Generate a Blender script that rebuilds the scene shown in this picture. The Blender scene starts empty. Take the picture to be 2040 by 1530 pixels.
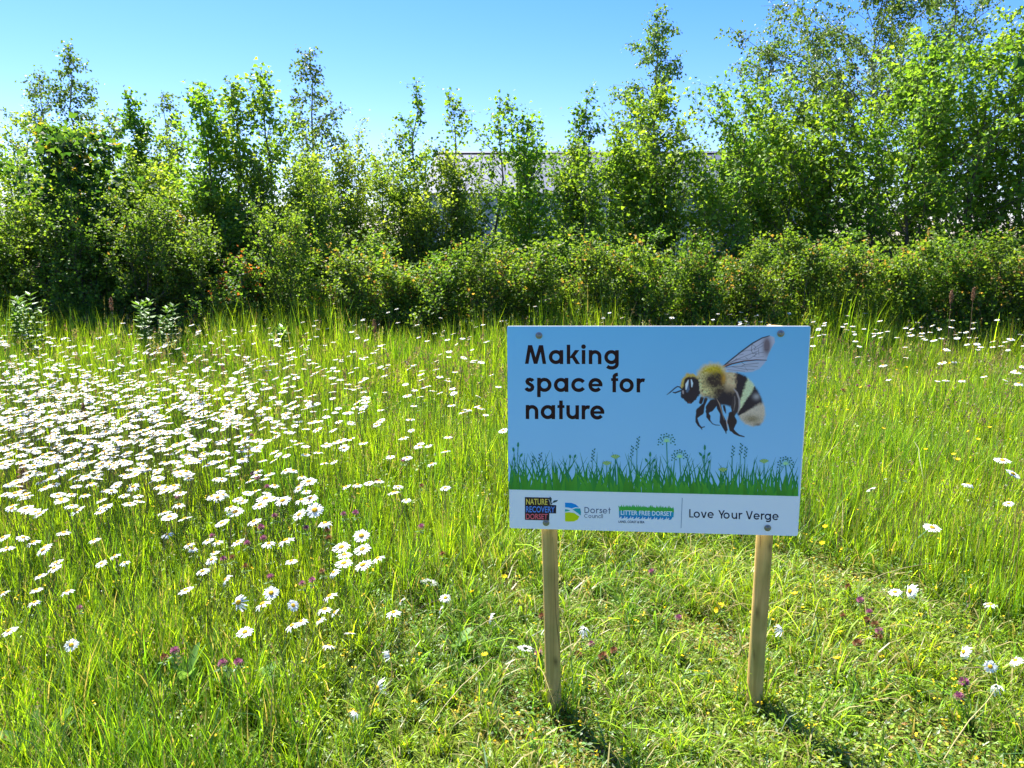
import bpy, math, random
import numpy as np
from mathutils import Matrix, Vector

# ------------------------------------------------------------------ camera, sky, sun, exposure
SC = bpy.context.scene
COL = SC.collection
PITCH = math.radians(10.98)
FPX, CXP, CYP = 1530.0, 1020.0, 765.0          # focal length and centre in photograph pixels
CAM = np.array([0.0, 0.0, 1.50])
cam_data = bpy.data.cameras.new("camera")
cam_data.sensor_width = 36.0
cam_data.lens = FPX / 2040.0 * 36.0
cam_data.clip_start = 0.05
cam_data.clip_end = 2000.0
cam = bpy.data.objects.new("camera", cam_data)
cam.location = CAM
cam.rotation_euler = (math.pi / 2 - PITCH, 0, 0)
COL.objects.link(cam)
SC.camera = cam

SUN_EL = math.radians(56.0)
SUN_AZ = math.radians(-35.5)                    # from +Y, negative to the left
sun_dir = np.array([math.sin(SUN_AZ) * math.cos(SUN_EL), math.cos(SUN_AZ) * math.cos(SUN_EL), math.sin(SUN_EL)])

world = bpy.data.worlds.new("World")
SC.world = world
world.use_nodes = True
wn = world.node_tree
for n in list(wn.nodes):
    wn.nodes.remove(n)
w_out = wn.nodes.new("ShaderNodeOutputWorld")
w_bg = wn.nodes.new("ShaderNodeBackground")
w_sky = wn.nodes.new("ShaderNodeTexSky")
w_sky.sky_type = 'NISHITA'
w_sky.sun_disc = False
w_sky.sun_elevation = SUN_EL
w_sky.sun_rotation = SUN_AZ
w_sky.altitude = 0.0
w_sky.air_density = 1.0
w_sky.dust_density = 0.35
w_sky.ozone_density = 2.2
w_bg.inputs["Strength"].default_value = 0.0525
w_hs = wn.nodes.new("ShaderNodeHueSaturation")       # the camera's vivid rendering of the whole sky
w_hs.inputs["Saturation"].default_value = 1.4
wn.links.new(w_sky.outputs[0], w_hs.inputs["Color"])
w_mx = wn.nodes.new("ShaderNodeMix")
w_mx.data_type = 'RGBA'
w_mx.blend_type = 'MULTIPLY'
w_mx.inputs["Factor"].default_value = 1.0
w_mx.inputs[7].default_value = (1.0, 1.0, 1.5, 1.0)
wn.links.new(w_hs.outputs[0], w_mx.inputs[6])
wn.links.new(w_mx.outputs[2], w_bg.inputs[0])
wn.links.new(w_bg.outputs[0], w_out.inputs[0])

sun_data = bpy.data.lights.new("sun", 'SUN')
sun_data.energy = 5.0
sun_data.angle = math.radians(0.5)
sun_data.color = (1.0, 0.965, 0.91)
sun = bpy.data.objects.new("sun", sun_data)
sun.rotation_euler = Vector(sun_dir).to_track_quat('Z', 'Y').to_euler()
sun.location = (-20, 30, 40)
COL.objects.link(sun)

SC.view_settings.view_transform = 'Standard'
SC.view_settings.look = 'None'
SC.view_settings.exposure = 1.85
SC.view_settings.gamma = 1.0
SC.view_settings.use_curve_mapping = False
SC.render.engine = 'CYCLES'
SC.cycles.max_bounces = 8
SC.cycles.diffuse_bounces = 6
SC.cycles.glossy_bounces = 2
SC.cycles.transmission_bounces = 6
SC.cycles.transparent_max_bounces = 4
SC.cycles.caustics_reflective = False
SC.cycles.caustics_refractive = False
SC.cycles.sample_clamp_indirect = 6.0

rng = np.random.default_rng(20240611)
random.seed(7)

# ------------------------------------------------------------------ helpers
FWD = np.array([0, math.cos(PITCH), -math.sin(PITCH)])
DWN = np.array([0, -math.sin(PITCH), -math.cos(PITCH)])
RGT = np.array([1.0, 0, 0])


def ray(px, py):
    return FWD + RGT * ((px - CXP) / FPX) + DWN * ((py - CYP) / FPX)


def at_z(px, py, z):
    d = ray(px, py)
    return CAM + d * ((z - CAM[2]) / d[2])


def at_y(px, py, y):
    d = ray(px, py)
    return CAM + d * (y / d[1])


def make_mesh(name, V, F, mats, tint=None, matidx=None, smooth=False):
    """V (n,3) array, F (m,k) int array or list of such arrays (different k)."""
    Fs = [np.asarray(f, dtype=np.int32) for f in (F if isinstance(F, list) else [F])]
    Fs = [f for f in Fs if len(f)]
    me = bpy.data.meshes.new(name)
    V = np.ascontiguousarray(V, dtype=np.float32)
    me.vertices.add(len(V))
    me.vertices.foreach_set("co", V.ravel())
    nl = sum(f.size for f in Fs)
    npoly = sum(len(f) for f in Fs)
    me.loops.add(nl)
    me.loops.foreach_set("vertex_index", np.concatenate([f.ravel() for f in Fs]))
    me.polygons.add(npoly)
    tot = np.concatenate([np.full(len(f), f.shape[1], dtype=np.int32) for f in Fs])
    start = np.concatenate([[0], np.cumsum(tot)[:-1]]).astype(np.int32)
    me.polygons.foreach_set("loop_start", start)
    me.polygons.foreach_set("loop_total", tot)
    if matidx is not None:
        me.polygons.foreach_set("material_index", np.asarray(matidx, dtype=np.int32))
    me.polygons.foreach_set("use_smooth", np.full(npoly, bool(smooth)))
    for m in (mats if isinstance(mats, (list, tuple)) else [mats]):
        me.materials.append(m)
    if tint is not None:
        ca = me.color_attributes.new("tint", 'FLOAT_COLOR', 'POINT')
        t = np.ones((len(V), 4), dtype=np.float32)
        t[:, :3] = tint
        ca.data.foreach_set("color", t.ravel())
    me.update(calc_edges=True)
    return me


def link(name, data, parent=None, loc=None, kind=None, label=None, category=None, group=None, rot=None):
    o = bpy.data.objects.new(name, data)
    COL.objects.link(o)
    if parent is not None:
        o.parent = parent
    if loc is not None:
        o.location = loc
    if rot is not None:
        o.rotation_euler = rot
    if kind:
        o["kind"] = kind
    if label:
        o["label"] = label
    if category:
        o["category"] = category
    if group:
        o["group"] = group
    return o


class MB:
    """collects polygons of mixed size with a tint per vertex"""
    def __init__(self):
        self.V, self.F, self.T, self.n = [], {}, [], 0

    def add(self, v, f, tint=(1, 1, 1)):
        v = np.asarray(v, dtype=float)
        t = np.asarray(tint, dtype=float)
        if t.ndim == 1:
            t = np.tile(t, (len(v), 1))
        for poly in f:
            self.F.setdefault(len(poly), []).append([i + self.n for i in poly])
        self.V.append(v)
        self.T.append(t)
        self.n += len(v)

    def mesh(self, name, mats, smooth=False):
        return make_mesh(name, np.concatenate(self.V), [np.array(f) for f in self.F.values()], mats,
                         tint=np.concatenate(self.T), smooth=smooth)


def tube(mb, pts, radii, sides=6, tint=(1, 1, 1), cap=True):
    pts = np.asarray(pts, dtype=float)
    n = len(pts)
    tan = np.gradient(pts, axis=0)
    tan /= np.linalg.norm(tan, axis=1)[:, None] + 1e-9
    ref = np.array([1.0, 0.0, 0.0]) if abs(tan[0][0]) < 0.8 else np.array([0, 1.0, 0])
    V = []
    a = np.arange(sides) * 2 * math.pi / sides
    for i in range(n):
        u = np.cross(tan[i], ref)
        u /= np.linalg.norm(u) + 1e-9
        w = np.cross(tan[i], u)
        V.append(pts[i] + radii[i] * (np.cos(a)[:, None] * u + np.sin(a)[:, None] * w))
    V = np.concatenate(V)
    F = []
    for i in range(n - 1):
        for s in range(sides):
            s2 = (s + 1) % sides
            F.append([i * sides + s, i * sides + s2, (i + 1) * sides + s2, (i + 1) * sides + s])
    if cap:
        F.append([(n - 1) * sides + s for s in range(sides)])
    mb.add(V, F, tint)


def nodes_of(m):
    m.use_nodes = True
    nt = m.node_tree
    for n in list(nt.nodes):
        nt.nodes.remove(n)
    return nt, nt.nodes, nt.links


def leaf_material(name, translucent=0.5, rough=0.45, spec=0.4, noise=0.25, boost=(1.25, 1.15, 0.55)):
    """two-sided leaf: tint attribute, reflection plus light passing through"""
    m = bpy.data.materials.new(name)
    nt, N, L = nodes_of(m)
    out = N.new("ShaderNodeOutputMaterial")
    mix = N.new("ShaderNodeMixShader")
    p = N.new("ShaderNodeBsdfPrincipled")
    tr = N.new("ShaderNodeBsdfTranslucent")
    at = N.new("ShaderNodeAttribute")
    at.attribute_name = "tint"
    geo = N.new("ShaderNodeTexCoord")
    nz = N.new("ShaderNodeTexNoise")
    nz.inputs["Scale"].default_value = 35.0
    nz.inputs["Detail"].default_value = 3.0
    mr = N.new("ShaderNodeMapRange")
    mr.inputs["To Min"].default_value = 1 - noise
    mr.inputs["To Max"].default_value = 1 + noise
    mul = N.new("ShaderNodeMix")
    mul.data_type = 'RGBA'
    mul.blend_type = 'MULTIPLY'
    mul.inputs["Factor"].default_value = 1.0
    L.new(geo.outputs["Object"], nz.inputs["Vector"])
    L.new(nz.outputs["Fac"], mr.inputs["Value"])
    L.new(at.outputs["Color"], mul.inputs[6])
    L.new(mr.outputs["Result"], mul.inputs[7])
    L.new(mul.outputs[2], p.inputs["Base Color"])
    mul2 = N.new("ShaderNodeMix")
    mul2.data_type = 'RGBA'
    mul2.blend_type = 'MULTIPLY'
    mul2.inputs["Factor"].default_value = 1.0
    L.new(mul.outputs[2], mul2.inputs[6])
    mul2.inputs[7].default_value = (*boost, 1)
    L.new(mul2.outputs[2], tr.inputs["Color"])
    p.inputs["Roughness"].default_value = rough
    p.inputs["Specular IOR Level"].default_value = spec
    mix.inputs[0].default_value = translucent
    L.new(p.outputs[0], mix.inputs[1])
    L.new(tr.outputs[0], mix.inputs[2])
    L.new(mix.outputs[0], out.inputs[0])
    return m


def tint_material(name, rough=0.8, spec=0.3, noise=0.15, scale=40.0, metallic=0.0, bump=0.0):
    m = bpy.data.materials.new(name)
    nt, N, L = nodes_of(m)
    out = N.new("ShaderNodeOutputMaterial")
    p = N.new("ShaderNodeBsdfPrincipled")
    at = N.new("ShaderNodeAttribute")
    at.attribute_name = "tint"
    tc = N.new("ShaderNodeTexCoord")
    nz = N.new("ShaderNodeTexNoise")
    nz.inputs["Scale"].default_value = scale
    nz.inputs["Detail"].default_value = 4.0
    mr = N.new("ShaderNodeMapRange")
    mr.inputs["To Min"].default_value = 1 - noise
    mr.inputs["To Max"].default_value = 1 + noise
    mul = N.new("ShaderNodeMix")
    mul.data_type = 'RGBA'
    mul.blend_type = 'MULTIPLY'
    mul.inputs["Factor"].default_value = 1.0
    L.new(tc.outputs["Object"], nz.inputs["Vector"])
    L.new(nz.outputs["Fac"], mr.inputs["Value"])
    L.new(at.outputs["Color"], mul.inputs[6])
    L.new(mr.outputs["Result"], mul.inputs[7])
    L.new(mul.outputs[2], p.inputs["Base Color"])
    p.inputs["Roughness"].default_value = rough
    p.inputs["Specular IOR Level"].default_value = spec
    p.inputs["Metallic"].default_value = metallic
    if bump:
        b = N.new("ShaderNodeBump")
        b.inputs["Strength"].default_value = bump
        L.new(nz.outputs["Fac"], b.inputs["Height"])
        L.new(b.outputs[0], p.inputs["Normal"])
    L.new(p.outputs[0], out.inputs[0])
    return m


MAT_GRASS = leaf_material("grass_blade", 0.5, 0.4, 0.45, 0.15)
MAT_HERB = leaf_material("herb_leaf", 0.42, 0.45, 0.4, 0.2)
MAT_LEAF = leaf_material("tree_leaf", 0.58, 0.5, 0.32, 0.2, boost=(1.35, 1.3, .55))
MAT_BIRCH_LEAF = leaf_material("birch_leaf", 0.5, 0.45, 0.4, 0.2, boost=(1.3, 1.25, .6))
MAT_PETAL = leaf_material("daisy_petal", 0.35, 0.6, 0.2, 0.04, boost=(1.0, 1.0, 0.96))
MAT_FLOWER = leaf_material("flower_petal", 0.3, 0.6, 0.2, 0.15, boost=(1.0, 1.0, 1.0))
MAT_DISC = tint_material("daisy_disc", 0.8, 0.2, 0.3, 900.0)
MAT_STEM = tint_material("plant_stem", 0.6, 0.3, 0.2, 60.0)
MAT_BARK = tint_material("bark", 0.9, 0.2, 0.35, 25.0, bump=0.4)


# ------------------------------------------------------------------ the ground
def ground_z(x, y):
    x = np.asarray(x, dtype=float)
    y = np.asarray(y, dtype=float)
    fade = np.clip((12 - np.hypot(x, y)) / 4, 0, 1)
    return fade * (0.018 * np.sin(1.7 * x + 0.6) * np.sin(1.3 * y + 1.1) + 0.012 * np.sin(3.9 * x - 1.2 * y))


def mat_ground():
    m = bpy.data.materials.new("meadow_soil")
    nt, N, L = nodes_of(m)
    out = N.new("ShaderNodeOutputMaterial")
    p = N.new("ShaderNodeBsdfPrincipled")
    tc = N.new("ShaderNodeTexCoord")
    n1 = N.new("ShaderNodeTexNoise")
    n1.inputs["Scale"].default_value = 3.0
    n1.inputs["Detail"].default_value = 6.0
    n2 = N.new("ShaderNodeTexNoise")
    n2.inputs["Scale"].default_value = 45.0
    n2.inputs["Detail"].default_value = 5.0
    r1 = N.new("ShaderNodeValToRGB")
    r1.color_ramp.elements[0].position = 0.35
    r1.color_ramp.elements[0].color = (0.045, 0.075, 0.012, 1)
    r1.color_ramp.elements[1].position = 0.68
    r1.color_ramp.elements[1].color = (0.17, 0.15, 0.03, 1)
    e = r1.color_ramp.elements.new(0.52)
    e.color = (0.09, 0.125, 0.018, 1)
    r2 = N.new("ShaderNodeValToRGB")
    r2.color_ramp.elements[0].color = (0.55, 0.5, 0.4, 1)
    r2.color_ramp.elements[1].color = (1.3, 1.25, 1.1, 1)
    mul = N.new("ShaderNodeMix")
    mul.data_type = 'RGBA'
    mul.blend_type = 'MULTIPLY'
    mul.inputs["Factor"].default_value = 1.0
    L.new(tc.outputs["Object"], n1.inputs["Vector"])
    L.new(tc.outputs["Object"], n2.inputs["Vector"])
    L.new(n1.outputs["Fac"], r1.inputs["Fac"])
    L.new(n2.outputs["Fac"], r2.inputs["Fac"])
    L.new(r1.outputs[0], mul.inputs[6])
    L.new(r2.outputs[0], mul.inputs[7])
    L.new(mul.outputs[2], p.inputs["Base Color"])
    p.inputs["Roughness"].default_value = 0.95
    p.inputs["Specular IOR Level"].default_value = 0.1
    b = N.new("ShaderNodeBump")
    b.inputs["Strength"].default_value = 0.8
    b.inputs["Distance"].default_value = 0.03
    L.new(n2.outputs["Fac"], b.inputs["Height"])
    L.new(b.outputs[0], p.inputs["Normal"])
    L.new(p.outputs[0], out.inputs[0])
    return m


gx = np.unique(np.concatenate([np.linspace(-600, -14, 8), np.linspace(-14, 14, 85), np.linspace(14, 600, 8)]))
gy = np.unique(np.concatenate([np.linspace(-200, -3, 5), np.linspace(-3, 16, 70), np.linspace(16, 1200, 9)]))
GX, GY = np.meshgrid(gx, gy)
gv = np.stack([GX.ravel(), GY.ravel(), ground_z(GX.ravel(), GY.ravel())], 1)
ii = np.arange(len(gy) - 1)[:, None] * len(gx) + np.arange(len(gx) - 1)[None, :]
ii = ii.ravel()
link("ground", make_mesh("ground", gv, np.stack([ii, ii + 1, ii + 1 + len(gx), ii + len(gx)], 1), mat_ground(), smooth=True),
     kind="structure", label="meadow ground of soil and moss under the grass", category="ground")


# ------------------------------------------------------------------ warehouse behind the trees
def build_warehouse():
    MW = tint_material("cladding_paint", 0.5, 0.4, 0.06, 3.0)
    x0, x1, ye, yr, yb, ze, zr = -6.6, 24.4, 60.0, 70.0, 80.0, 4.6, 8.55
    root = link("warehouse", None, loc=((x0 + x1) / 2, yr, 0),
                label="long low grey metal-roofed warehouse glimpsed behind the middle trees", category="building")
    ox, oy = (x0 + x1) / 2, yr

    def box(name, a, b, tint, parent):
        a, b = np.minimum(a, b), np.maximum(a, b)
        v = [(x, y, z) for x in (a[0], b[0]) for y in (a[1], b[1]) for z in (a[2], b[2])]
        mb = MB()
        mb.add(np.array(v) - [ox, oy, 0], [[0, 1, 3, 2], [4, 6, 7, 5], [0, 4, 5, 1], [2, 3, 7, 6], [0, 2, 6, 4], [1, 5, 7, 3]], tint)
        return link(name, mb.mesh(name, MW), parent)
    wall = box("wall", (x0, ye + 0.3, 0), (x1, ye + 0.5, ze - 0.02), (0.32, 0.34, 0.36), root)
    box("wall", (x0, yb - 0.5, 0), (x1, yb - 0.3, ze - 0.02), (0.32, 0.34, 0.36), root)
    for xx in (x0, x1 - 0.2):
        mb = MB()
        prof = [(ye + 0.5, 0), (yb - 0.5, 0), (yb - 0.5, ze - 0.05), (yr, zr - 0.2), (ye + 0.5, ze - 0.05)]
        v = [(xx, y, z) for y, z in prof] + [(xx + 0.2, y, z) for y, z in prof]
        mb.add(np.array(v) - [ox, oy, 0], [[4, 3, 2, 1, 0], [5, 6, 7, 8, 9]] + [[i, (i + 1) % 5, 5 + (i + 1) % 5, 5 + i] for i in range(5)],
               (0.32, 0.34, 0.36))
        link("gable", mb.mesh("gable", MW), root)
    roof = MB()
    for ya in (ye, yb):
        v = [(x0 - .2, ya, ze - .06), (x1 + .2, ya, ze - .06), (x1 + .2, yr, zr - .06), (x0 - .2, yr, zr - .06)]
        v2 = [(a, b, c + 0.05) for a, b, c in v]
        roof.add(np.array(v + v2) - [ox, oy, 0], [[0, 3, 2, 1], [4, 5, 6, 7], [0, 1, 5, 4], [1, 2, 6, 5], [2, 3, 7, 6], [3, 0, 4, 7]], (0.05, 0.06, 0.085))
    ro = link("roof", roof.mesh("roof", MW), root)
    # standing-seam roof sheets, each a piece of its own
    pw = 1.0
    mbp = MB()
    L_, W_ = math.hypot(yr - ye, zr - ze), pw
    prof = [(0.0, 0.0), (0.0, 0.07), (0.06, 0.07), (0.09, 0.025), (0.94, 0.025), (0.97, 0.0)]
    v = [(a * W_, 0, b) for a, b in prof] + [(a * W_, L_, b) for a, b in prof]
    n = len(prof)
    mbp.add(v, [[i, i + 1, n + i + 1, n + i] for i in range(n - 1)] + [list(range(n)), [n + i for i in reversed(range(n))]], (0.05, 0.062, 0.088))
    pm = mbp.mesh("roof_sheet", MW)
    ang = math.atan2(zr - ze, yr - ye)
    for k in range(31):
        link("roof_sheet", pm, ro, loc=(x0 + k * pw - ox, ye - oy, ze + 0.0), rot=(ang, 0, 0))
    rc = MB()
    v = [(x0 - .25, yr - .45, zr - .02), (x0 - .25, yr, zr + .16), (x0 - .25, yr + .45, zr - .02),
         (x1 + .25, yr - .45, zr - .02), (x1 + .25, yr, zr + .16), (x1 + .25, yr + .45, zr - .02)]
    rc.add(np.array(v) - [ox, oy, 0], [[0, 3, 4, 1], [1, 4, 5, 2], [0, 1, 2], [3, 5, 4], [0, 2, 5, 3]], (0.07, 0.08, 0.10))
    link("ridge_cap", rc.mesh("ridge_cap", MW), ro)


build_warehouse()

# ------------------------------------------------------------------ trees and shrubs
LEAF_SHAPES = {
    # outline as (side, along) fractions and faces; fold lifts the sides
    "ovate": (np.array([(0, 0), (-.5, .42), (0, 1), (.5, .42)]), [(0, 3, 2), (0, 2, 1)], [0, .14, 0, .14]),
    "narrow": (np.array([(0, 0), (-.24, .45), (0, 1), (.24, .45)]), [(0, 3, 2), (0, 2, 1)], [0, .05, 0, .05]),
    "lobed": (np.array([(0, 0), (-.58, .30), (-.20, .62), (0, 1), (.20, .62), (.58, .30)]),
              [(0, 2, 1), (0, 4, 3), (0, 3, 2), (0, 5, 4)], [0, .12, .02, -.08, .02, .12]),
}


def leaves_mesh(name, P, A, Nn, size, tint, shape, mat):
    """P position, A axis, Nn rough normal, size per leaf"""
    A = A / (np.linalg.norm(A, axis=1)[:, None] + 1e-9)
    S = np.cross(A, Nn)
    S /= np.linalg.norm(S, axis=1)[:, None] + 1e-9
    U = np.cross(S, A)
    o, faces, lift = LEAF_SHAPES[shape]
    k = len(o)
    V = (P[:, None, :] + size[:, None, None] * (S[:, None, :] * o[None, :, 0, None] + A[:, None, :] * o[None, :, 1, None]
         + U[:, None, :] * np.array(lift)[None, :, None]))
    n = len(P)
    F = (np.arange(n)[:, None, None] * k + np.array(faces)[None]).reshape(-1, 3)
    T = np.repeat(tint, k, axis=0)
    return make_mesh(name, V.reshape(-1, 3), F, mat, tint=T)


KINDS = {
    # leaf size, shape, droop, two leaf colours, bark, branch angles, leaves per twig, scatter, young-leaf colour
    "birch":   dict(size=.048, shape="ovate", droop=.9, c=((.085, .17, .024), (.17, .25, .05)), bark=(.22, .20, .17), ang=(.8, 1.35), per=11, cl=.07, tip=None, gloss=MAT_BIRCH_LEAF),
    "maple":   dict(size=.068, shape="lobed", droop=.45, c=((.09, .20, .022), (.27, .41, .045)), bark=(.12, .10, .075), ang=(.8, 1.45), per=8, cl=.10, tip=(.27, .36, .045), gloss=MAT_LEAF),
    "willow":  dict(size=.047, shape="ovate", droop=.3, c=((.125, .235, .026), (.31, .40, .055)), bark=(.14, .12, .09), ang=(.8, 1.45), per=11, cl=.07, tip=(.32, .36, .06), gloss=MAT_LEAF),
    "sapling": dict(size=.060, shape="ovate", droop=.35, c=((.075, .18, .02), (.20, .32, .035)), bark=(.12, .11, .08), ang=(.75, 1.35), per=9, cl=.07, tip=(.24, .32, .04), gloss=MAT_LEAF),
    "hedge":   dict(size=.036, shape="ovate", droop=.2, c=((.06, .15, .018), (.22, .32, .04)), bark=(.10, .08, .06), ang=(.9, 1.4), per=12, cl=.05, tip=(.34, .21, .06), gloss=MAT_LEAF),
    "sycamore": dict(size=.125, shape="lobed", droop=.6, c=((.035, .095, .02), (.11, .20, .025)), bark=(.12, .10, .08), ang=(.5, .9), per=7, cl=.13, tip=(.36, .27, .03), gloss=MAT_LEAF),
}


def crown_profile(t, shape):
    if shape == "spire":
        return (1 - t) ** 0.8 * (0.35 + 0.65 * min(1, t * 4 + .2)) + .05
    if shape == "oval":
        return max(0.06, math.sin(math.pi * min(1, max(0, (t * .93 + .07))) ** 0.9)) ** .8
    if shape == "broad":
        return (1 - t ** 2.4) * 0.9 + .1
    return 1


KINDS["redhedge"] = dict(KINDS["hedge"], tip=(.36, .12, .04))
SHARED = {}


def grow(name, label, category, base, height, width, kind, shape="oval", t0=0.12, nb=30, ns=9, dens=1.0, lean=(0, 0), group=None,
         tipfrac=0.15, seed=0, stems=1, leafscale=1.0, share=None):
    if share in SHARED:                  # another plant of the same build: its meshes, scaled and turned
        parts, h0, w0 = SHARED[share]
        root = link(name, None, loc=tuple(base), label=label, category=category, group=group, rot=(0, 0, (seed * 1.7) % 6.28))
        root.scale = (width / w0, width / w0, height / h0)
        for pn, me in parts:
            o = link(pn, me, root)
            if pn == "crown":
                o["kind"] = "stuff"
        return root, 0
    r = np.random.default_rng(seed + 1000)
    K = KINDS[kind]
    root = link(name, None, loc=tuple(base), label=label, category=category, group=group)
    wood = MB()
    limb = MB()
    LP, LA, TT, TW = [], [], [], []          # leaf cluster centres, directions, exposure (0 inside .. 1 tip)
    for st in range(stems):
        az0 = r.uniform(0, 6.28)
        off = np.array([math.cos(az0), math.sin(az0), 0]) * (0.0 if stems == 1 else width * .25)
        hh = height * (1 if st == 0 else r.uniform(.72, .97))
        nseg = 9
        ts = np.linspace(0, 1, nseg + 1)
        wob = np.cumsum(r.normal(0, .012 * hh, (nseg + 1, 2)), axis=0)
        trunk = np.stack([off[0] * (.15 + .85 * ts) + wob[:, 0] + lean[0] * ts ** 1.5 * hh, off[1] * (.15 + .85 * ts) + wob[:, 1] + lean[1] * ts ** 1.5 * hh, ts * hh], 1)
        r0 = (.009 * hh + .006) * (1 if stems == 1 else .75)
        tube(wood, trunk, r0 * (1 - .93 * ts), 6, K["bark"])
        nbb = max(6, int(nb / (1 if stems == 1 else stems * .75)))
        for b in range(nbb):
            t = t0 + (1 - t0) * ((b + r.uniform(0, 1)) / nbb)
            t = min(t, .985)
            p0 = np.array([np.interp(t, ts, trunk[:, i]) for i in range(3)])
            tt = (t - t0) / (1 - t0)
            wl = width * (.62 if stems > 1 else 1.0)
            bl = max(.10, wl * crown_profile(tt, shape) * r.uniform(.45, 1.4))
            a = r.uniform(0, 6.28)
            inc = r.uniform(*K["ang"]) * (1 - .35 * tt)
            d = np.array([math.cos(a) * math.sin(inc), math.sin(a) * math.sin(inc), math.cos(inc)])
            sgs = 4
            bp = [p0]
            for s in range(sgs):
                d = d + r.normal(0, .13, 3) + np.array([0, 0, .07 if kind != "birch" else -.05])
                d /= np.linalg.norm(d)
                bp.append(bp[-1] + d * bl / sgs)
            bp = np.array(bp)
            br = max(.0025, r0 * (1 - .9 * t) * .45)
            tube(limb, bp, br * np.linspace(1, .25, sgs + 1), 4 if br > .005 else 3, K["bark"], cap=False)
            # twigs
            nt_ = max(2, int(ns * (.35 + bl / max(width, .2)) * r.uniform(.8, 1.2)))
            for w in range(nt_):
                s = r.uniform(.18, 1.0)
                q0 = np.array([np.interp(s * sgs, range(sgs + 1), bp[:, i]) for i in range(3)])
                dd = d * .5 + r.normal(0, .6, 3) + np.array([0, 0, .25 if kind != "birch" else -.25])
                dd /= np.linalg.norm(dd)
                tl = r.uniform(.12, .34) * (.6 + .5 * min(1.0, bl)) * (1.25 if kind in ("birch", "hedge") else 1)
                q1 = q0 + dd * tl * .55
                dd2 = dd + (np.array([0, 0, -.5]) if kind == "birch" else np.array([0, 0, .3]))
                q2 = q1 + dd2 / np.linalg.norm(dd2) * tl * .5
                tube(limb, [q0, q1 * .5 + q2 * .5], [.003, .0012], 3, K["bark"], cap=False)
                nl = max(2, int(K["per"] * dens * r.uniform(.6, 1.4) * (.5 + tl * 3)))
                u = r.uniform(0, 1, nl)[:, None]
                pos = (1 - u) ** 2 * q0 + 2 * u * (1 - u) * q1 + u ** 2 * q2 + r.normal(0, K["cl"] * .55, (nl, 3))
                LP.append(pos)
                LA.append(np.tile(dd, (nl, 1)))
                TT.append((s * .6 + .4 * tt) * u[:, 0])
                TW.append(np.full(nl, r.uniform() / max(.05, s * (.35 + .65 * tt))) + (u[:, 0] < .5) * .25)
        # leading shoot carries leaves too
        m = int(14 * dens)
        u = r.uniform(.72, 1, m)
        pos = np.stack([np.interp(u, ts, trunk[:, i]) for i in range(3)], 1) + r.normal(0, .04, (m, 3))
        LP.append(pos)
        LA.append(np.tile([0, 0, 1.0], (m, 1)))
        TT.append(u)
        TW.append(np.full(m, r.uniform()))
    P = np.concatenate(LP)
    Ax = np.concatenate(LA)
    TT = np.concatenate(TT)
    TW = np.concatenate(TW)
    keep = P[:, 2] > .03
    P, Ax, TT, TW = P[keep], Ax[keep], TT[keep], TW[keep]
    n = len(P)
    rad = r.normal(0, 1, (n, 3))
    A = Ax * .5 + rad * .55 + np.array([0, 0, -K["droop"]])
    Nn = np.array([0, 0, 1.0]) + r.normal(0, .55, (n, 3))
    sz = K["size"] * leafscale * r.uniform(.6, 1.25, n)
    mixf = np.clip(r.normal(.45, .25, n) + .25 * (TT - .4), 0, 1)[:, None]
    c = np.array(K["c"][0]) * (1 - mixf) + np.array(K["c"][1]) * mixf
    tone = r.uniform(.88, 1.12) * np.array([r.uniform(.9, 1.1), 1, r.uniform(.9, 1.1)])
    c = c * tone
    if K["tip"] is not None and tipfrac > 0:
        sel = ((TW < tipfrac) & (r.uniform(0, 1, n) < .7))[:, None]
        c = np.where(sel, np.array(K["tip"]) * r.uniform(.7, 1.2, (n, 1)), c)
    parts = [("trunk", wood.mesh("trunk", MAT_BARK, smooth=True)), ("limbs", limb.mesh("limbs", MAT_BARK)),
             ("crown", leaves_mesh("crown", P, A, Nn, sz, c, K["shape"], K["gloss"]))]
    for pn, me in parts:
        o = link(pn, me, root)
        if pn == "crown":
            o["kind"] = "stuff"
    if share:
        SHARED[share] = (parts, height, width)
    return root, n


NLEAF = 0


def tree(px, top, depth, hw, kind, label, name=None, shape="oval", **kw):
    """px, top in photograph pixels give where it stands and how tall it is, depth is metres ahead"""
    global NLEAF
    if depth > 10.4 and kind != "hedge":
        depth += 1.3 if px > 640 else -.1                     # the belt stands a little back from the hedge
    p = at_y(px, top, depth)
    w = 1.4 * hw / FPX * (depth * math.cos(PITCH) + 1.0)
    nm = name or {"birch": "birch_tree", "maple": "maple_tree", "willow": "willow_tree", "sapling": "young_tree",
                  "hedge": "hedge_shrub", "sycamore": "sycamore_tree"}[kind]
    if kind == "birch":
        w *= 1.2
    cat = "shrub" if "hedge" in kind else "tree"
    r_, n = grow(nm, label, cat, (p[0], depth, -.03), p[2] + .03, w, kind, shape, seed=int(px * 7 + top), **kw)
    NLEAF += n
    return r_


G_T = "trees of the young belt behind the hedge"
G_H = "shrubs of the low hedge along the meadow"
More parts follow.
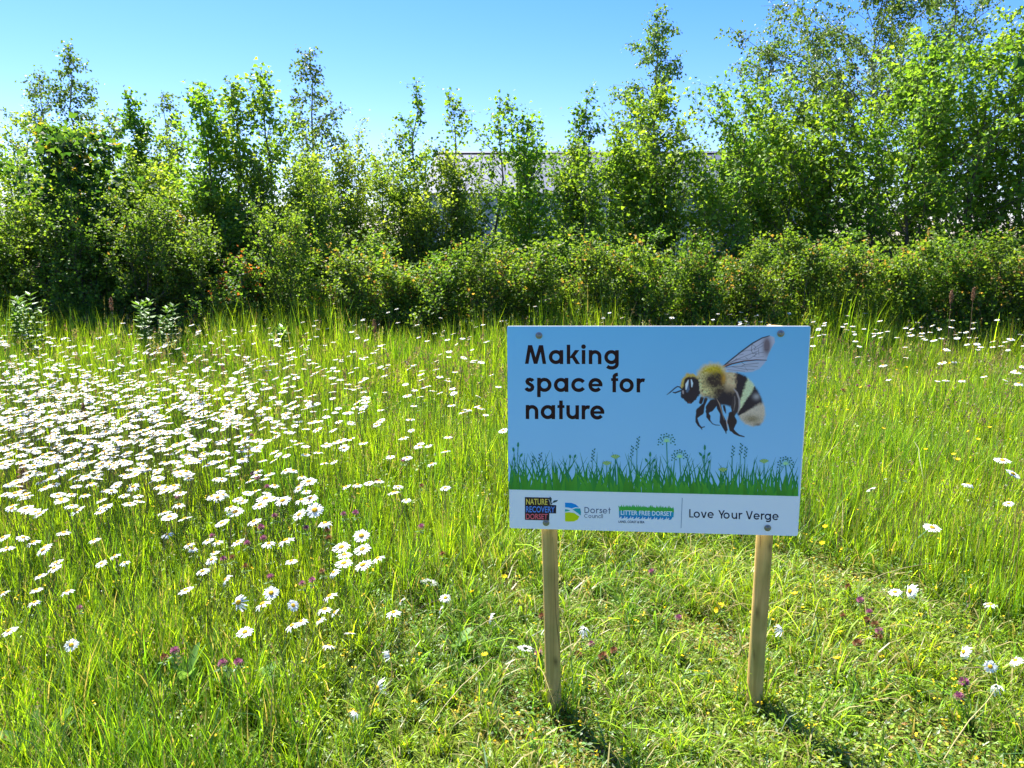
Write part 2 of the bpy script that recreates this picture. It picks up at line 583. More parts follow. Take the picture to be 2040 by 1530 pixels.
# back row
tree(62, 145, 14.5, 55, "birch", "thin pale birch at the far left, left of the taller birch", shape="spire", nb=42, ns=7, dens=1.16, t0=.25, group=G_T)
tree(158, 96, 14.0, 66, "birch", "tall airy birch standing above the left end of the tree belt", shape="spire", nb=50, ns=8, dens=1.32, t0=.22, group=G_T)
tree(338, 178, 13.5, 62, "birch", "loose twin-stemmed birch just left of the dark leaning maple", shape="oval", nb=42, ns=8, dens=1.32, stems=2, t0=.2, group=G_T)
tree(622, 100, 13.5, 66, "birch", "wispy birch with see-through spire left of centre", shape="spire", nb=50, ns=8, dens=1.16, t0=.2, group=G_T)
tree(1322, 34, 13.0, 82, "birch", "tall narrow birch rising highest just right of centre", shape="spire", nb=65, ns=9, dens=1.71, t0=.2, group=G_T)
tree(1545, 40, 13.5, 78, "birch", "slim open birch with bare tip right of the sky gap", shape="spire", nb=55, ns=8, dens=1.24, t0=.2, group=G_T)
tree(1645, 66, 14.0, 80, "birch", "leaning thin birch between the slim birch and the large birch", shape="oval", nb=52, ns=8, dens=1.24, t0=.2, lean=(-.03, 0), group=G_T)
tree(1790, -70, 13.0, 165, "birch", "largest birch, its crown running out of the top at the right", shape="oval", nb=87, ns=10, dens=1.78, t0=.25, group=G_T)
tree(1930, -40, 13.5, 110, "birch", "tall birch half hidden behind the sycamore at the right edge", shape="oval", nb=57, ns=9, dens=1.55, t0=.25, group=G_T)
# middle row
tree(10, 225, 12.5, 95, "willow", "yellow-green willow cut off by the left edge", shape="broad", nb=46, ns=10, dens=1.0, stems=2, group=G_T)
tree(105, 262, 12.0, 85, "willow", "bushy yellow-green willow below the tall left birch", shape="broad", nb=44, ns=10, dens=1.0, group=G_T)
tree(205, 245, 12.8, 70, "willow", "fine-leaved willow right of the tall left birch", shape="broad", nb=36, ns=9, dens=.9, group=G_T)
tree(246, 205, 12.4, 34, "sapling", "narrow dark column of a young tree left of the twin birch", shape="oval", nb=34, ns=9, dens=1.3, t0=.3, group=G_T)
tree(405, 186, 11.4, 62, "maple", "dark maple leaning left with dense trunk leaves", shape="oval", nb=42, ns=9, dens=1.05, t0=.15, lean=(-.05, 0), group=G_T)
tree(462, 170, 11.8, 62, "maple", "bright upright maple right of the dark leaning maple", shape="oval", nb=40, ns=9, dens=1.0, t0=.15, group=G_T)
tree(540, 150, 12.2, 62, "maple", "tall loose maple left of the wispy birch", shape="oval", nb=40, ns=8, dens=.85, t0=.15, group=G_T)
tree(330, 280, 12.3, 75, "willow", "low willow filling the gap under the twin birch", shape="broad", nb=38, ns=9, dens=.9, group=G_T)
tree(600, 250, 12.4, 75, "willow", "leafy willow growing in front of the wispy birch", shape="broad", nb=40, ns=9, dens=.9, stems=2, group=G_T)
tree(690, 242, 12.6, 70, "willow", "thin-topped willow right of the wispy birch", shape="oval", nb=38, ns=9, dens=.85, stems=2, group=G_T)
tree(765, 268, 12.2, 70, "willow", "fine yellow-green willow left of the tallest middle sapling", shape="oval", nb=40, ns=9, dens=.9, stems=2, group=G_T)
tree(826, 164, 11.8, 50, "sapling", "tallest thin young tree left of the grey roof", shape="spire", nb=36, ns=8, dens=.9, t0=.15, group=G_T)
tree(905, 190, 11.6, 46, "sapling", "thin young tree with dark leaf clumps in front of the grey roof", shape="oval", nb=26, ns=7, dens=.8, t0=.25, group=G_T)
tree(985, 196, 11.4, 50, "sapling", "bare-stemmed young tree with few branches above the grey roof", shape="oval", nb=24, ns=7, dens=.75, t0=.25, group=G_T)
tree(1075, 236, 11.4, 72, "maple", "rounded light green maple right of the grey roof gap", shape="oval", nb=42, ns=9, dens=1.0, t0=.12, group=G_T)
tree(1150, 190, 11.8, 50, "sapling", "young tree leaning right with a pale curved tip", shape="oval", nb=32, ns=8, dens=.9, lean=(.09, 0), t0=.2, group=G_T)
tree(1215, 280, 12.0, 80, "maple", "low maple under the leaning young tree", shape="broad", nb=38, ns=9, dens=.95, group=G_T)
tree(1300, 190, 11.4, 95, "maple", "bright broad maple growing against the tall narrow birch", shape="oval", nb=54, ns=10, dens=0.78, t0=.1, group=G_T)
tree(1470, 190, 11.6, 115, "maple", "bright green maple beside the sky gap, left of the slim birch", shape="oval", nb=60, ns=10, dens=0.78, t0=.1, group=G_T)
tree(1560, 240, 11.8, 109, "maple", "maple with yellow leaves in front of the slim open birch", shape="oval", nb=57, ns=10, dens=0.78, t0=.08, group=G_T)
tree(1680, 210, 11.4, 115, "maple", "dense maple below the leaning thin birch", shape="oval", nb=60, ns=10, dens=0.82, t0=.08, group=G_T)
tree(1830, 108, 11.0, 152, "maple", "tall full maple in front of the largest birch", shape="oval", nb=76, ns=11, dens=0.86, t0=.08, group=G_T)
tree(1950, 120, 11.2, 134, "maple", "shaded maple left of the sycamore at the right edge", shape="oval", nb=67, ns=10, dens=0.82, t0=.08, group=G_T)
tree(2075, 60, 11.4, 134, "maple", "leafy maple behind the sycamore on the right edge", shape="oval", nb=64, ns=10, dens=0.78, t0=.08, group=G_T)
tree(2235, -160, 8.2, 190, "sycamore", "dark large-leaved sycamore overhanging the top right corner", shape="oval", nb=46, ns=8, dens=1.0, t0=.42, group=G_T)
tree(130, 300, 10.6, 105, "sycamore", "sycamore with orange young leaves above the dark left hedge", shape="oval", nb=40, ns=8, dens=1.0, t0=.1, tipfrac=.3, leafscale=.8, group=G_T)
tree(270, 330, 11.0, 75, "willow", "dark low willow right of the orange-topped sycamore", shape="broad", nb=36, ns=9, dens=1.0, group=G_T)
for px, top, d, hw, lab in [
        (-70, 250, 11.5, 100, "willow beyond the left edge of the meadow"),
        (868, 296, 11.6, 75, "low willow under the thin young trees left of the grey roof"),
        (945, 352, 11.2, 70, "low willow bush directly below the grey roof"),
        (1035, 318, 12.0, 75, "low willow below the bare-stemmed young tree"),
        (1390, 300, 12.2, 85, "low willow filling the foot of the sky gap"),
        (520, 330, 11.2, 80, "willow bush at the foot of the loose maple"),
        (420, 360, 11.0, 70, "willow bush at the foot of the dark leaning maple"),
        (700, 310, 11.6, 85, "willow bush below the thin-topped willow"),
        (780, 330, 11.4, 85, "willow bush below the tallest middle sapling"),
        (620, 330, 11.5, 80, "willow bush below the wispy birch"),
        (1130, 300, 11.6, 80, "willow bush between the rounded maple and the leaning young tree"),
        (30, 300, 11.2, 90, "willow bush low at the left end of the belt")]:
    tree(px, top, d, hw, "willow", lab, name="willow_bush", shape="broad", nb=36, ns=9, dens=1.0, stems=2, group=G_T)

# front hedge: low shrubs with reddish shoot tips
HED = [
    (-60, 400, 9.9, 120, "dark hedge shrub cut off by the left edge"),
    (60, 440, 9.8, 105, "first dark hedge shrub from the left edge, below the willow"),
    (165, 430, 9.7, 100, "deep shaded hedge shrub under the orange-topped sycamore"),
    (270, 440, 9.7, 90, "hedge shrub with yellow-lit top right of the shaded shrub"),
    (370, 460, 9.8, 85, "hedge shrub below the twin birch"),
    (455, 490, 9.6, 80, "hedge shrub with orange-red leaves below the dark leaning maple"),
    (560, 470, 9.8, 85, "hedge shrub below the wispy birch"),
    (690, 478, 9.5, 90, "round low hedge shrub with russet tips left of centre"),
    (790, 500, 9.5, 80, "hedge shrub below the tallest middle sapling"),
    (880, 462, 9.6, 85, "light green hedge shrub left of the sign's upper corner"),
    (975, 452, 9.6, 85, "brightest hedge shrub behind the sign's left corner"),
    (1080, 470, 9.6, 85, "hedge shrub above the sign's heading"),
    (1180, 455, 9.5, 85, "hedge shrub with long russet shoots above the middle of the sign"),
    (1285, 462, 9.5, 85, "hedge shrub at the foot of the tall narrow birch"),
    (1385, 458, 9.4, 85, "russet-tipped hedge shrub above the printed bee"),
    (1490, 462, 9.4, 85, "orange-tinged hedge shrub above the sign's upper right corner"),
    (1595, 455, 9.4, 85, "yellow-green hedge shrub just right of the sign's edge"),
    (1700, 462, 9.3, 85, "hedge shrub below the dense maple on the right"),
    (1805, 452, 9.3, 85, "pale hedge shrub below the tall full maple"),
    (1910, 448, 9.2, 90, "hedge shrub below the shaded maple near the right edge"),
    (2015, 440, 9.1, 95, "hedge shrub at the right edge of the view"),
    (2130, 440, 9.0, 100, "hedge shrub just beyond the right edge"),
]
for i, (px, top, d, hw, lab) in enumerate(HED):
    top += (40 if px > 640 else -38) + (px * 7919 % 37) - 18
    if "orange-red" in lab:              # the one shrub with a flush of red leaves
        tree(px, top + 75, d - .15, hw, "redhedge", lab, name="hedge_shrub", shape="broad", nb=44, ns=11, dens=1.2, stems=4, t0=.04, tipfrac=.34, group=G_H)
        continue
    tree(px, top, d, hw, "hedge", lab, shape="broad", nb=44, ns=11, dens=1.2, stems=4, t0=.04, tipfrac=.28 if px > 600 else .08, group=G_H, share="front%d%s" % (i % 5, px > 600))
# second hedge line, closes the foot of the belt
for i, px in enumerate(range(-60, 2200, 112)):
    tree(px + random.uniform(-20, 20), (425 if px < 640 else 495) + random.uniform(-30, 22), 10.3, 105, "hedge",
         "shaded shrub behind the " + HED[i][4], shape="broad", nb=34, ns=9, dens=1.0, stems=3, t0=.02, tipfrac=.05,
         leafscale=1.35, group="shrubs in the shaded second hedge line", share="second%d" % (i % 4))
# bushy middle of the belt, closing the view between hedge and crowns
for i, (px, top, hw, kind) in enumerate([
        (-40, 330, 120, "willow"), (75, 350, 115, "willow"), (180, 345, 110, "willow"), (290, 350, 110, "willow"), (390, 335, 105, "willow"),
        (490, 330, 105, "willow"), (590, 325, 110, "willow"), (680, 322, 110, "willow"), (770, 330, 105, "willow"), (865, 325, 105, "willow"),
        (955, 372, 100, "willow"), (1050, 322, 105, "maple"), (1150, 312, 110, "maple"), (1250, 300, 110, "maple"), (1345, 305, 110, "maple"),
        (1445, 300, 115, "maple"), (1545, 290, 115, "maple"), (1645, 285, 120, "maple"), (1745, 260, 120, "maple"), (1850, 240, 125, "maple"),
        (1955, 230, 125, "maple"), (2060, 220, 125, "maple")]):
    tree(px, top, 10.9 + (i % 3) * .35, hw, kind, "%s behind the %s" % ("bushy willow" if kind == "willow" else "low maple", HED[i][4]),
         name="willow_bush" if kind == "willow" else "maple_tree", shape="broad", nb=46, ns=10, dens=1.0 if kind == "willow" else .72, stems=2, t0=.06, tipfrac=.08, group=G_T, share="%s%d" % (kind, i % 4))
print("LEAVES", NLEAF)
# ------------------------------------------------------------------ the sign
SW, SH, TH = 0.85, 0.6181, 0.004
_r1 = np.array([0.9946, 0.008, -0.104])
_r2 = np.array([0.006, 0.982, 0.190])
_r1 /= np.linalg.norm(_r1)
_r2 -= _r1 * (_r1 @ _r2)
_r2 /= np.linalg.norm(_r2)


def c2w(v):
    return v[0] * RGT + v[1] * DWN + v[2] * FWD


S_O = CAM + c2w(np.array([0.432, -0.174, 2.308]) * SW / 0.9)     # middle of the top edge
S_X, S_V = c2w(_r1), c2w(_r2)
S_N = np.cross(S_X, S_V)                                             # away from the viewer
if S_N @ (S_O - CAM) < 0:
    S_N = -S_N
M_H = np.linalg.inv(np.stack([S_X, S_V, S_N], 1))


def sg(pts, lift=0.0):
    """photograph pixels on the sign -> board-local x (right), y (into the board), z (up)"""
    pts = np.asarray(pts, dtype=float).reshape(-1, 2)
    d = FWD[None] + RGT[None] * ((pts[:, :1] - CXP) / FPX) + DWN[None] * ((pts[:, 1:] - CYP) / FPX)
    t = ((S_O - CAM) @ S_N) / (d @ S_N)
    q = (CAM + d * t[:, None] - S_O) @ np.stack([S_X, S_V], 1)
    return np.stack([q[:, 0], np.full(len(q), -lift), -q[:, 1]], 1)


def lin(c):
    c = np.asarray(c, dtype=float) / 255.0
    return np.where(c <= 0.04045, c / 12.92, ((c + 0.055) / 1.055) ** 2.4)


WHITE = lin((124, 162, 190))
PAPER = np.array([.72, .83, .84])             # cool reference white that every ink is scaled to


def ink(r, g, b):
    """ink colour of a print that looks (r,g,b) in the shade where white looks like WHITE"""
    return np.clip(lin((r, g, b)) / WHITE * PAPER - 0.008, 0.006, 0.97)


MAT_PRINT = tint_material("printed_ink", 0.4, 0.18, 0.03, 5.0)
MAT_ALU = tint_material("steel_bolt", 0.4, 0.5, 0.1, 300.0, metallic=0.85)


def build_wood():
    m = bpy.data.materials.new("treated_timber")
    nt, N, L = nodes_of(m)
    out = N.new("ShaderNodeOutputMaterial")
    p = N.new("ShaderNodeBsdfPrincipled")
    tc = N.new("ShaderNodeTexCoord")
    mp = N.new("ShaderNodeMapping")
    mp.inputs["Scale"].default_value = (60, 60, 3.0)
    n1 = N.new("ShaderNodeTexNoise")
    n1.inputs["Scale"].default_value = 1.0
    n1.inputs["Detail"].default_value = 6.0
    n1.inputs["Distortion"].default_value = 0.6
    r1 = N.new("ShaderNodeValToRGB")
    r1.color_ramp.elements[0].position = 0.3
    r1.color_ramp.elements[0].color = (0.42, 0.265, 0.08, 1)
    r1.color_ramp.elements[1].position = 0.72
    r1.color_ramp.elements[1].color = (0.70, 0.48, 0.18, 1)
    n2 = N.new("ShaderNodeTexNoise")
    n2.inputs["Scale"].default_value = 7.0
    n2.inputs["Detail"].default_value = 3.0
    r2 = N.new("ShaderNodeValToRGB")
    r2.color_ramp.elements[0].position = 0.35
    r2.color_ramp.elements[0].color = (0.72, 0.80, 0.62, 1)
    r2.color_ramp.elements[1].position = 0.65
    r2.color_ramp.elements[1].color = (1.08, 1.02, 0.95, 1)
    at = N.new("ShaderNodeAttribute")
    at.attribute_name = "tint"
    mu = N.new("ShaderNodeMix")
    mu.data_type = 'RGBA'
    mu.blend_type = 'MULTIPLY'
    mu.inputs["Factor"].default_value = 1
    mu2 = N.new("ShaderNodeMix")
    mu2.data_type = 'RGBA'
    mu2.blend_type = 'MULTIPLY'
    mu2.inputs["Factor"].default_value = 1
    L.new(tc.outputs["Object"], mp.inputs["Vector"])
    L.new(mp.outputs[0], n1.inputs["Vector"])
    L.new(tc.outputs["Object"], n2.inputs["Vector"])
    L.new(n1.outputs["Fac"], r1.inputs["Fac"])
    L.new(n2.outputs["Fac"], r2.inputs["Fac"])
    L.new(r1.outputs[0], mu.inputs[6])
    L.new(r2.outputs[0], mu.inputs[7])
    L.new(mu.outputs[2], mu2.inputs[6])
    L.new(at.outputs["Color"], mu2.inputs[7])
    L.new(mu2.outputs[2], p.inputs["Base Color"])
    p.inputs["Roughness"].default_value = 0.75
    p.inputs["Specular IOR Level"].default_value = 0.25
    b = N.new("ShaderNodeBump")
    b.inputs["Strength"].default_value = 0.35
    b.inputs["Distance"].default_value = 0.004
    L.new(n1.outputs["Fac"], b.inputs["Height"])
    L.new(b.outputs[0], p.inputs["Normal"])
    L.new(p.outputs[0], out.inputs[0])
    return m


MAT_WOOD = build_wood()


def arc(cx, cy, rx, a0, a1, ry=None, n=None):
    ry = rx if ry is None else ry
    n = n or max(4, int(abs(a1 - a0) / 14))
    a = np.radians(np.linspace(a0, a1, n + 1))
    return [(cx + rx * math.cos(t), cy + ry * math.sin(t)) for t in a]


def ribbon(pts, w, closed=False):
    """flat stroke along pts; returns verts, quads"""
    p = np.asarray(pts, dtype=float)
    if closed:
        p = p[:-1]
        d0 = p - np.roll(p, 1, 0)
        d1 = np.roll(p, -1, 0) - p
    else:
        d0 = np.vstack([p[1] - p[0], p[1:] - p[:-1]])
        d1 = np.vstack([p[1:] - p[:-1], p[-1] - p[-2]])
    d0 = d0 / (np.linalg.norm(d0, axis=1)[:, None] + 1e-9)
    d1 = d1 / (np.linalg.norm(d1, axis=1)[:, None] + 1e-9)
    t = d0 + d1
    t /= np.linalg.norm(t, axis=1)[:, None] + 1e-9
    nn = np.stack([-t[:, 1], t[:, 0]], 1)
    k = 1 / np.clip(np.abs((nn * np.stack([-d0[:, 1], d0[:, 0]], 1)).sum(1)), .5, 1)
    ww = (np.asarray(w) * np.ones(len(p))) / 2
    a = p + nn * (ww * k)[:, None]
    b = p - nn * (ww * k)[:, None]
    v = np.concatenate([a, b])
    n = len(p)
    F = [[i, i + 1, n + i + 1, n + i] for i in range(n - 1)]
    if closed:
        F.append([n - 1, 0, n, 2 * n - 1])
    return v, F


def glyph(ch, t=.25, cap=1.34):
    """strokes of a round geometric alphabet, x-height 1; each item is (verts, faces)"""
    R = .505 - t / 2
    h = t / 2
    out = []

    def S(p, w=t):
        out.append(ribbon(p, w))

    def O(cx=.505, cy=.5):
        out.append(ribbon(arc(cx, cy, R, 0, 360, n=30), t, True))

    def H(x0, y0, x1, y1, w=None):           # slanted stroke with level ends
        dx, dy = x1 - x0, y1 - y0
        ww = (w or t) * math.hypot(dx, dy) / abs(dy) / 2
        out.append((np.array([(x0 - ww, y0), (x0 + ww, y0), (x1 + ww, y1), (x1 - ww, y1)]), [[0, 1, 2, 3]]))
    xr = 1.01 - h + .02
    if ch == 'a':
        O(); S([(xr, 0), (xr, 1)])
    elif ch == 'c':
        S(arc(.535, .5, R + .03, 33, 327, R))
    elif ch == 'e':
        S(arc(.505, .5, R, 0, 322)); S([(.12, .5), (1.0, .5)], t * .72)
    elif ch == 'o':
        O()
    elif ch == 'p':
        O(.52); S([(h, -.38), (h, 1)])
    elif ch == 'g':
        O(); S([(xr, 1), (xr, .02)] + arc(xr - .385, .0, .385, 0, -145, .27)[1:])
    elif ch == 'n':
        S([(h, 0), (h, 1)]); S([(h, .5)] + arc(.45, .55, .45 - h, 180, 0)[0:] + [(.9 - h, 0)])
    elif ch == 'u':
        S([(h, 1)] + arc(.45, .45, .45 - h, 180, 360) + [(.9 - h, .5)]); S([(.9 - h, 0), (.9 - h, 1)])
    elif ch == 'r':
        S([(h, 0), (h, 1)]); S([(h, .5)] + arc(.45, .55, .45 - h, 180, 68))
    elif ch == 'i':
        S([(h, 0), (h, 1)]); out.append((np.array(arc(h, 1.24, .165, 0, 360, n=16)[:-1]), [list(range(16))]))
    elif ch == 'l':
        S([(h, 0), (h, 1.38)])
    elif ch == 'k':
        S([(h, 0), (h, 1.38)]); H(.32, .42, .74, 1.0); H(.42, .60, .80, 0)
    elif ch == 'f':
        S([(.22, 0), (.22, 1.08)] + arc(.46, 1.1, .24, 180, 85, .17)); S([(0, .9), (.5, .9)], t * .8)
    elif ch == 't':
        S([(.25, 0), (.25, 1.33)]); S([(0, .9), (.5, .9)], t * .8)
    elif ch == 's':
        S([(.56, .76), (.50, .84), (.36, .885), (.21, .85), (.15, .74), (.19, .63), (.33, .545), (.47, .46), (.54, .34), (.51, .21), (.39, .12), (.25, .12), (.13, .18), (.07, .27)])
    elif ch == 'v':
        H(.1, 1, .46, 0); H(.84, 1, .50, 0)
    elif ch == 'M':
        H(.14, 0, .36, cap); H(.40, cap, .77, 0); H(1.14, cap, .77, 0); H(1.40, 0, 1.18, cap)
    elif ch == 'L':
        S([(h, 0), (h, cap)]); S([(0, h * .85), (.72, h * .85)], t * .85)
    elif ch == 'Y':
        H(.16, cap, .56, .52); H(.98, cap, .58, .52); S([(.57, 0), (.57, .60)])
    elif ch == 'V':
        H(.15, cap, .58, 0); H(1.06, cap, .63, 0)
    elif ch == 'D':
        S([(h, 0), (h, cap)]); S([(0, cap - h)] + arc(.45, cap / 2, .62 - h, 90, -90, cap / 2 - h) + [(0, h)])
    elif ch == 'C':
        S(arc(.66, cap / 2, .66 - h, 45, 315, cap / 2 - h))
    return out


class Flat:
    """flat print: every stroke a hair above the one before so that no two faces share a plane"""
    def __init__(self, base=0.0002):
        self.mb, self.l = MB(), base

    def poly(self, pts, col, step=4e-6):
        v = np.asarray(pts, float)
        self.mb.add(sg(v, self.l), [list(range(len(v)))], col)
        self.l += step

    def raw(self, v, F, col, step=4e-6):
        self.mb.add(sg(v, self.l), F, col)
        self.l += step

    def stroke(self, pts, w, col):
        v, F = ribbon(pts, w)
        self.raw(v, F, col)

    def disc(self, x, y, r, col, ry=None, n=10):
        self.poly(arc(x, y, r, 0, 360, ry or r, n=n)[:-1], col)

    def letters(self, items, xh, col, slope=0.0, t=.25, x_ref=0.0):
        """items: (char, left px, baseline px)"""
        for ch, x, y in items:
            for v, F in glyph(ch, t):
                q = np.stack([x + v[:, 0] * xh, y - v[:, 1] * xh + slope * v[:, 0] * xh], 1)
                self.raw(q, F, col)


def text_mesh(body):
    cu = bpy.data.curves.new("lettering", 'FONT')
    cu.body = body
    cu.offset = 0.018
    cu.resolution_u = 3
    o = bpy.data.objects.new("lettering", cu)
    COL.objects.link(o)
    bpy.context.view_layer.update()
    me = bpy.data.meshes.new_from_object(o.evaluated_get(bpy.context.evaluated_depsgraph_get()))
    v = np.empty(len(me.vertices) * 3)
    me.vertices.foreach_get("co", v)
    v = v.reshape(-1, 3)[:, :2]
    F = [list(p.vertices) for p in me.polygons]
    bpy.data.objects.remove(o)
    bpy.data.curves.remove(cu)
    bpy.data.meshes.remove(me)
    return v, F


def put_text(fl, body, x0, x1, yb, yt, col, slope=0.0):
    v, F = text_mesh(body)
    mn, mx = v.min(0), v.max(0)
    q = (v - [mn[0], 0]) / [mx[0] - mn[0], 0.73 if True else 1]
    px = x0 + q[:, 0] * (x1 - x0)
    py = yb - q[:, 1] * (yb - yt) + slope * (px - x0)
    fl.raw(np.stack([px, py], 1), F, col)


def bg_ink(px, py):
    """printed sky: a little deeper at the top right"""
    k = np.clip((np.asarray(py, float) - 650) / 330, 0, 1)[..., None]
    q = np.clip((np.asarray(px, float) - 1010) / 600, 0, 1)[..., None]
    a = ink(77, 147, 206) * (1 - q * .12)
    b = ink(100, 154, 202)
    return a * (1 - k) + b * k


def fbm(x, y, seed, octs=4):
    r = np.random.default_rng(seed)
    s = np.zeros_like(x)
    amp = 1.0
    f = 1.0
    for _ in range(octs):
        g = r.uniform(-1, 1, (64, 64))
        xi, yi = x * f % 64, y * f % 64
        x0, y0 = np.floor(xi).astype(int) % 64, np.floor(yi).astype(int) % 64
        fx, fy = xi - np.floor(xi), yi - np.floor(yi)
        fx, fy = fx * fx * (3 - 2 * fx), fy * fy * (3 - 2 * fy)
        x1, y1 = (x0 + 1) % 64, (y0 + 1) % 64
        s += amp * ((g[y0, x0] * (1 - fx) + g[y0, x1] * fx) * (1 - fy) + (g[y1, x0] * (1 - fx) + g[y1, x1] * fx) * fy)
        amp *= .55
        f *= 2
    return s


def sst(a, b, x):
    t = np.clip((x - a) / (b - a), 0, 1)
    return t * t * (3 - 2 * t)


def poly_sd(x, y, poly):
    """signed distance (negative inside) to a closed polygon"""
    p = np.asarray(poly, float)
    d = np.full(x.shape, 1e9)
    ins = np.zeros(x.shape, bool)
    for i in range(len(p)):
        a, b = p[i - 1], p[i]
        e = b - a
        t = np.clip(((x - a[0]) * e[0] + (y - a[1]) * e[1]) / (e @ e), 0, 1)
        d = np.minimum(d, np.hypot(x - a[0] - t * e[0], y - a[1] - t * e[1]))
        c = (a[1] > y) != (b[1] > y)
        with np.errstate(divide='ignore', invalid='ignore'):
            ins ^= c & (x < (b[0] - a[0]) * (y - a[1]) / (b[1] - a[1] + 1e-12) + a[0])
    return np.where(ins, -d, d)


def caps_sd(x, y, pts, radii):
    d = np.full(x.shape, 1e9)
    for i in range(len(pts) - 1):
        a, b = np.array(pts[i], float), np.array(pts[i + 1], float)
        e = b - a
        t = np.clip(((x - a[0]) * e[0] + (y - a[1]) * e[1]) / (e @ e + 1e-9), 0, 1)
        d = np.minimum(d, np.hypot(x - a[0] - t * e[0], y - a[1] - t * e[1]) - (radii[i] * (1 - t) + radii[i + 1] * t))
    return d


def bee_mesh():
    """the printed bumblebee: a fine grid coloured point by point, soft furry edges fading into the printed sky"""
    step = 0.72
    xs = np.arange(1326, 1547, step)
    ys = np.arange(664, 876, step)
    PX, PY = np.meshgrid(xs, ys)
    k = 1600 / 230.0
    X, Y = (PX - 1320) * k, (PY - 660) * k
    col = bg_ink(PX, PY)
    alpha = np.zeros(X.shape)
    fur = fbm(X / 22, Y / 22, 3, 4)
    fine = fbm(X / 9, Y / 9, 5, 3)

    def over(c, a):
        nonlocal col, alpha
        a = np.clip(a, 0, 1)
        c = np.asarray(c)
        c = c if c.ndim == 3 else c[None, None, :]
        col = col * (1 - a[..., None]) + c * a[..., None]
        alpha = 1 - (1 - alpha) * (1 - a)

    def sharp(sd, w=5.0):
        return 1 - sst(-w, w, sd)
    lav = ink(132, 142, 168)
    blk = ink(38, 38, 48)
    # wings
    fore = [(700, 548), (850, 470), (960, 380), (1100, 270), (1250, 160), (1380, 90), (1480, 60), (1545, 78), (1557, 150), (1512, 225), (1472, 305),
            (1440, 392), (1300, 398), (1130, 412), (950, 450), (820, 505)]
    hind = [(780, 530), (950, 478), (1200, 415), (1440, 402), (1405, 450), (1340, 520), (1240, 562), (1150, 568), (1000, 560), (880, 545)]
    over(lav * .95, sharp(poly_sd(X, Y, hind), 9) * .72)
    over(lav, sharp(poly_sd(X, Y, fore), 7) * .82)
    sm = np.exp(-(((X - 1445) / 55) ** 2 + ((Y - 200) / 125) ** 2)) * sharp(poly_sd(X, Y, fore), 9)
    over(ink(72, 70, 84), np.clip(sm * 1.25, 0, .92))
    veins = [([(760, 530), (1000, 400), (1180, 330), (1330, 270)], 5), ([(900, 450), (1050, 390), (1200, 385), (1330, 300)], 4),
             ([(1240, 180), (1228, 260), (1250, 310), (1300, 300)], 5), ([(1240, 180), (1290, 215), (1270, 260), (1390, 200)], 4),
             ([(1228, 265), (1400, 150)], 4), ([(1300, 300), (1270, 350)], 4), ([(1330, 300), (1400, 290)], 4), ([(1330, 240), (1335, 330)], 4),
             ([(1060, 330), (1120, 315)], 4), ([(1150, 360), (1180, 385)], 4), ([(1000, 400), (1030, 375)], 4), ([(1400, 260), (1470, 250)], 3),
             ([(1250, 340), (1310, 360), (1400, 350)], 3), ([(1050, 300), (1170, 262), (1240, 262)], 4),
             ([(880, 500), (1000, 485), (1090, 485), (1140, 462), (1330, 440)], 5), ([(1090, 425), (1120, 450), (1140, 462)], 5),
             ([(960, 490), (1050, 510), (1160, 530), (1270, 530)], 4), ([(1090, 485), (1200, 480), (1320, 490)], 4), ([(900, 530), (1060, 545), (1140, 555)], 3),
             ([(1140, 500), (1180, 545)], 3)]
    for p, w in veins:
        over(ink(44, 48, 62), sharp(caps_sd(X, Y, p, [w * .6] * len(p)), 4) * .9)
    over(ink(36, 38, 52), sharp(caps_sd(X, Y, [(820, 500), (960, 385), (1100, 274), (1250, 163), (1380, 92), (1480, 62)], [8, 9, 9, 9, 8, 5]), 4))
    over(ink(58, 46, 52), sharp(caps_sd(X, Y, [(690, 556), (830, 500), (960, 450), (1130, 412), (1300, 396), (1440, 400)], [14, 13, 11, 9, 8, 5]), 5))
    over(ink(140, 112, 108), sharp(caps_sd(X, Y, [(760, 530), (830, 492), (930, 448)], [4, 8, 4]), 5) * .8)
    # legs behind
    for p, rr in [([(545, 930), (528, 985)], [26, 24]), ([(600, 940), (575, 1010)], [24, 18]), ([(850, 1040), (862, 1090), (876, 1135)], [16, 16, 4]),
                  ([(700, 1000), (655, 1060), (625, 1110)], [60, 58, 30]), ([(615, 1120), (635, 1180), (652, 1235)], [12, 30, 10]),
                  ([(652, 1230), (690, 1280), (735, 1298), (790, 1302)], [9, 6, 6, 5])]:
        over(blk, sharp(caps_sd(X, Y, p, rr), 6))
    # abdomen
    abd = [(860, 560), (1000, 565), (1150, 615), (1262, 735), (1330, 840), (1380, 950), (1412, 1050), (1424, 1150), (1402, 1245), (1345, 1305), (1250, 1322),
           (1150, 1288), (1090, 1230), (1050, 1170), (1010, 1100), (930, 1040), (840, 1025), (760, 1010), (700, 930), (700, 700)]
    sd = poly_sd(X, Y, abd) + fur * 6
    phi = np.degrees(np.arctan2(1200 - Y, X - 1000)) + fur * 1.6
    phi = np.where(phi < -90, phi + 360, phi)
    cream, cream2 = ink(148, 138, 118), ink(186, 168, 146)
    tail = ink(140, 145, 142)
    tail = tail[None, None] * (1 + .22 * fine[..., None] * .6) + (ink(84, 84, 66) - tail)[None, None] * np.exp(-(((X - 1240) / 120) ** 2 + ((Y - 1215) / 55) ** 2))[..., None] * .8
    tail = tail + (ink(64, 58, 50) - tail) * np.exp(-(((X - 1330) / 70) ** 2 + ((Y - 1300) / 30) ** 2))[..., None] * .8
    c = np.broadcast_to(cream, X.shape + (3,)) * (1 + .25 * fur[..., None])
    w1 = sst(93, 85, phi)[..., None]
    c = c * (1 - w1) + blk * w1
    w2 = sst(75, 69, phi)[..., None]
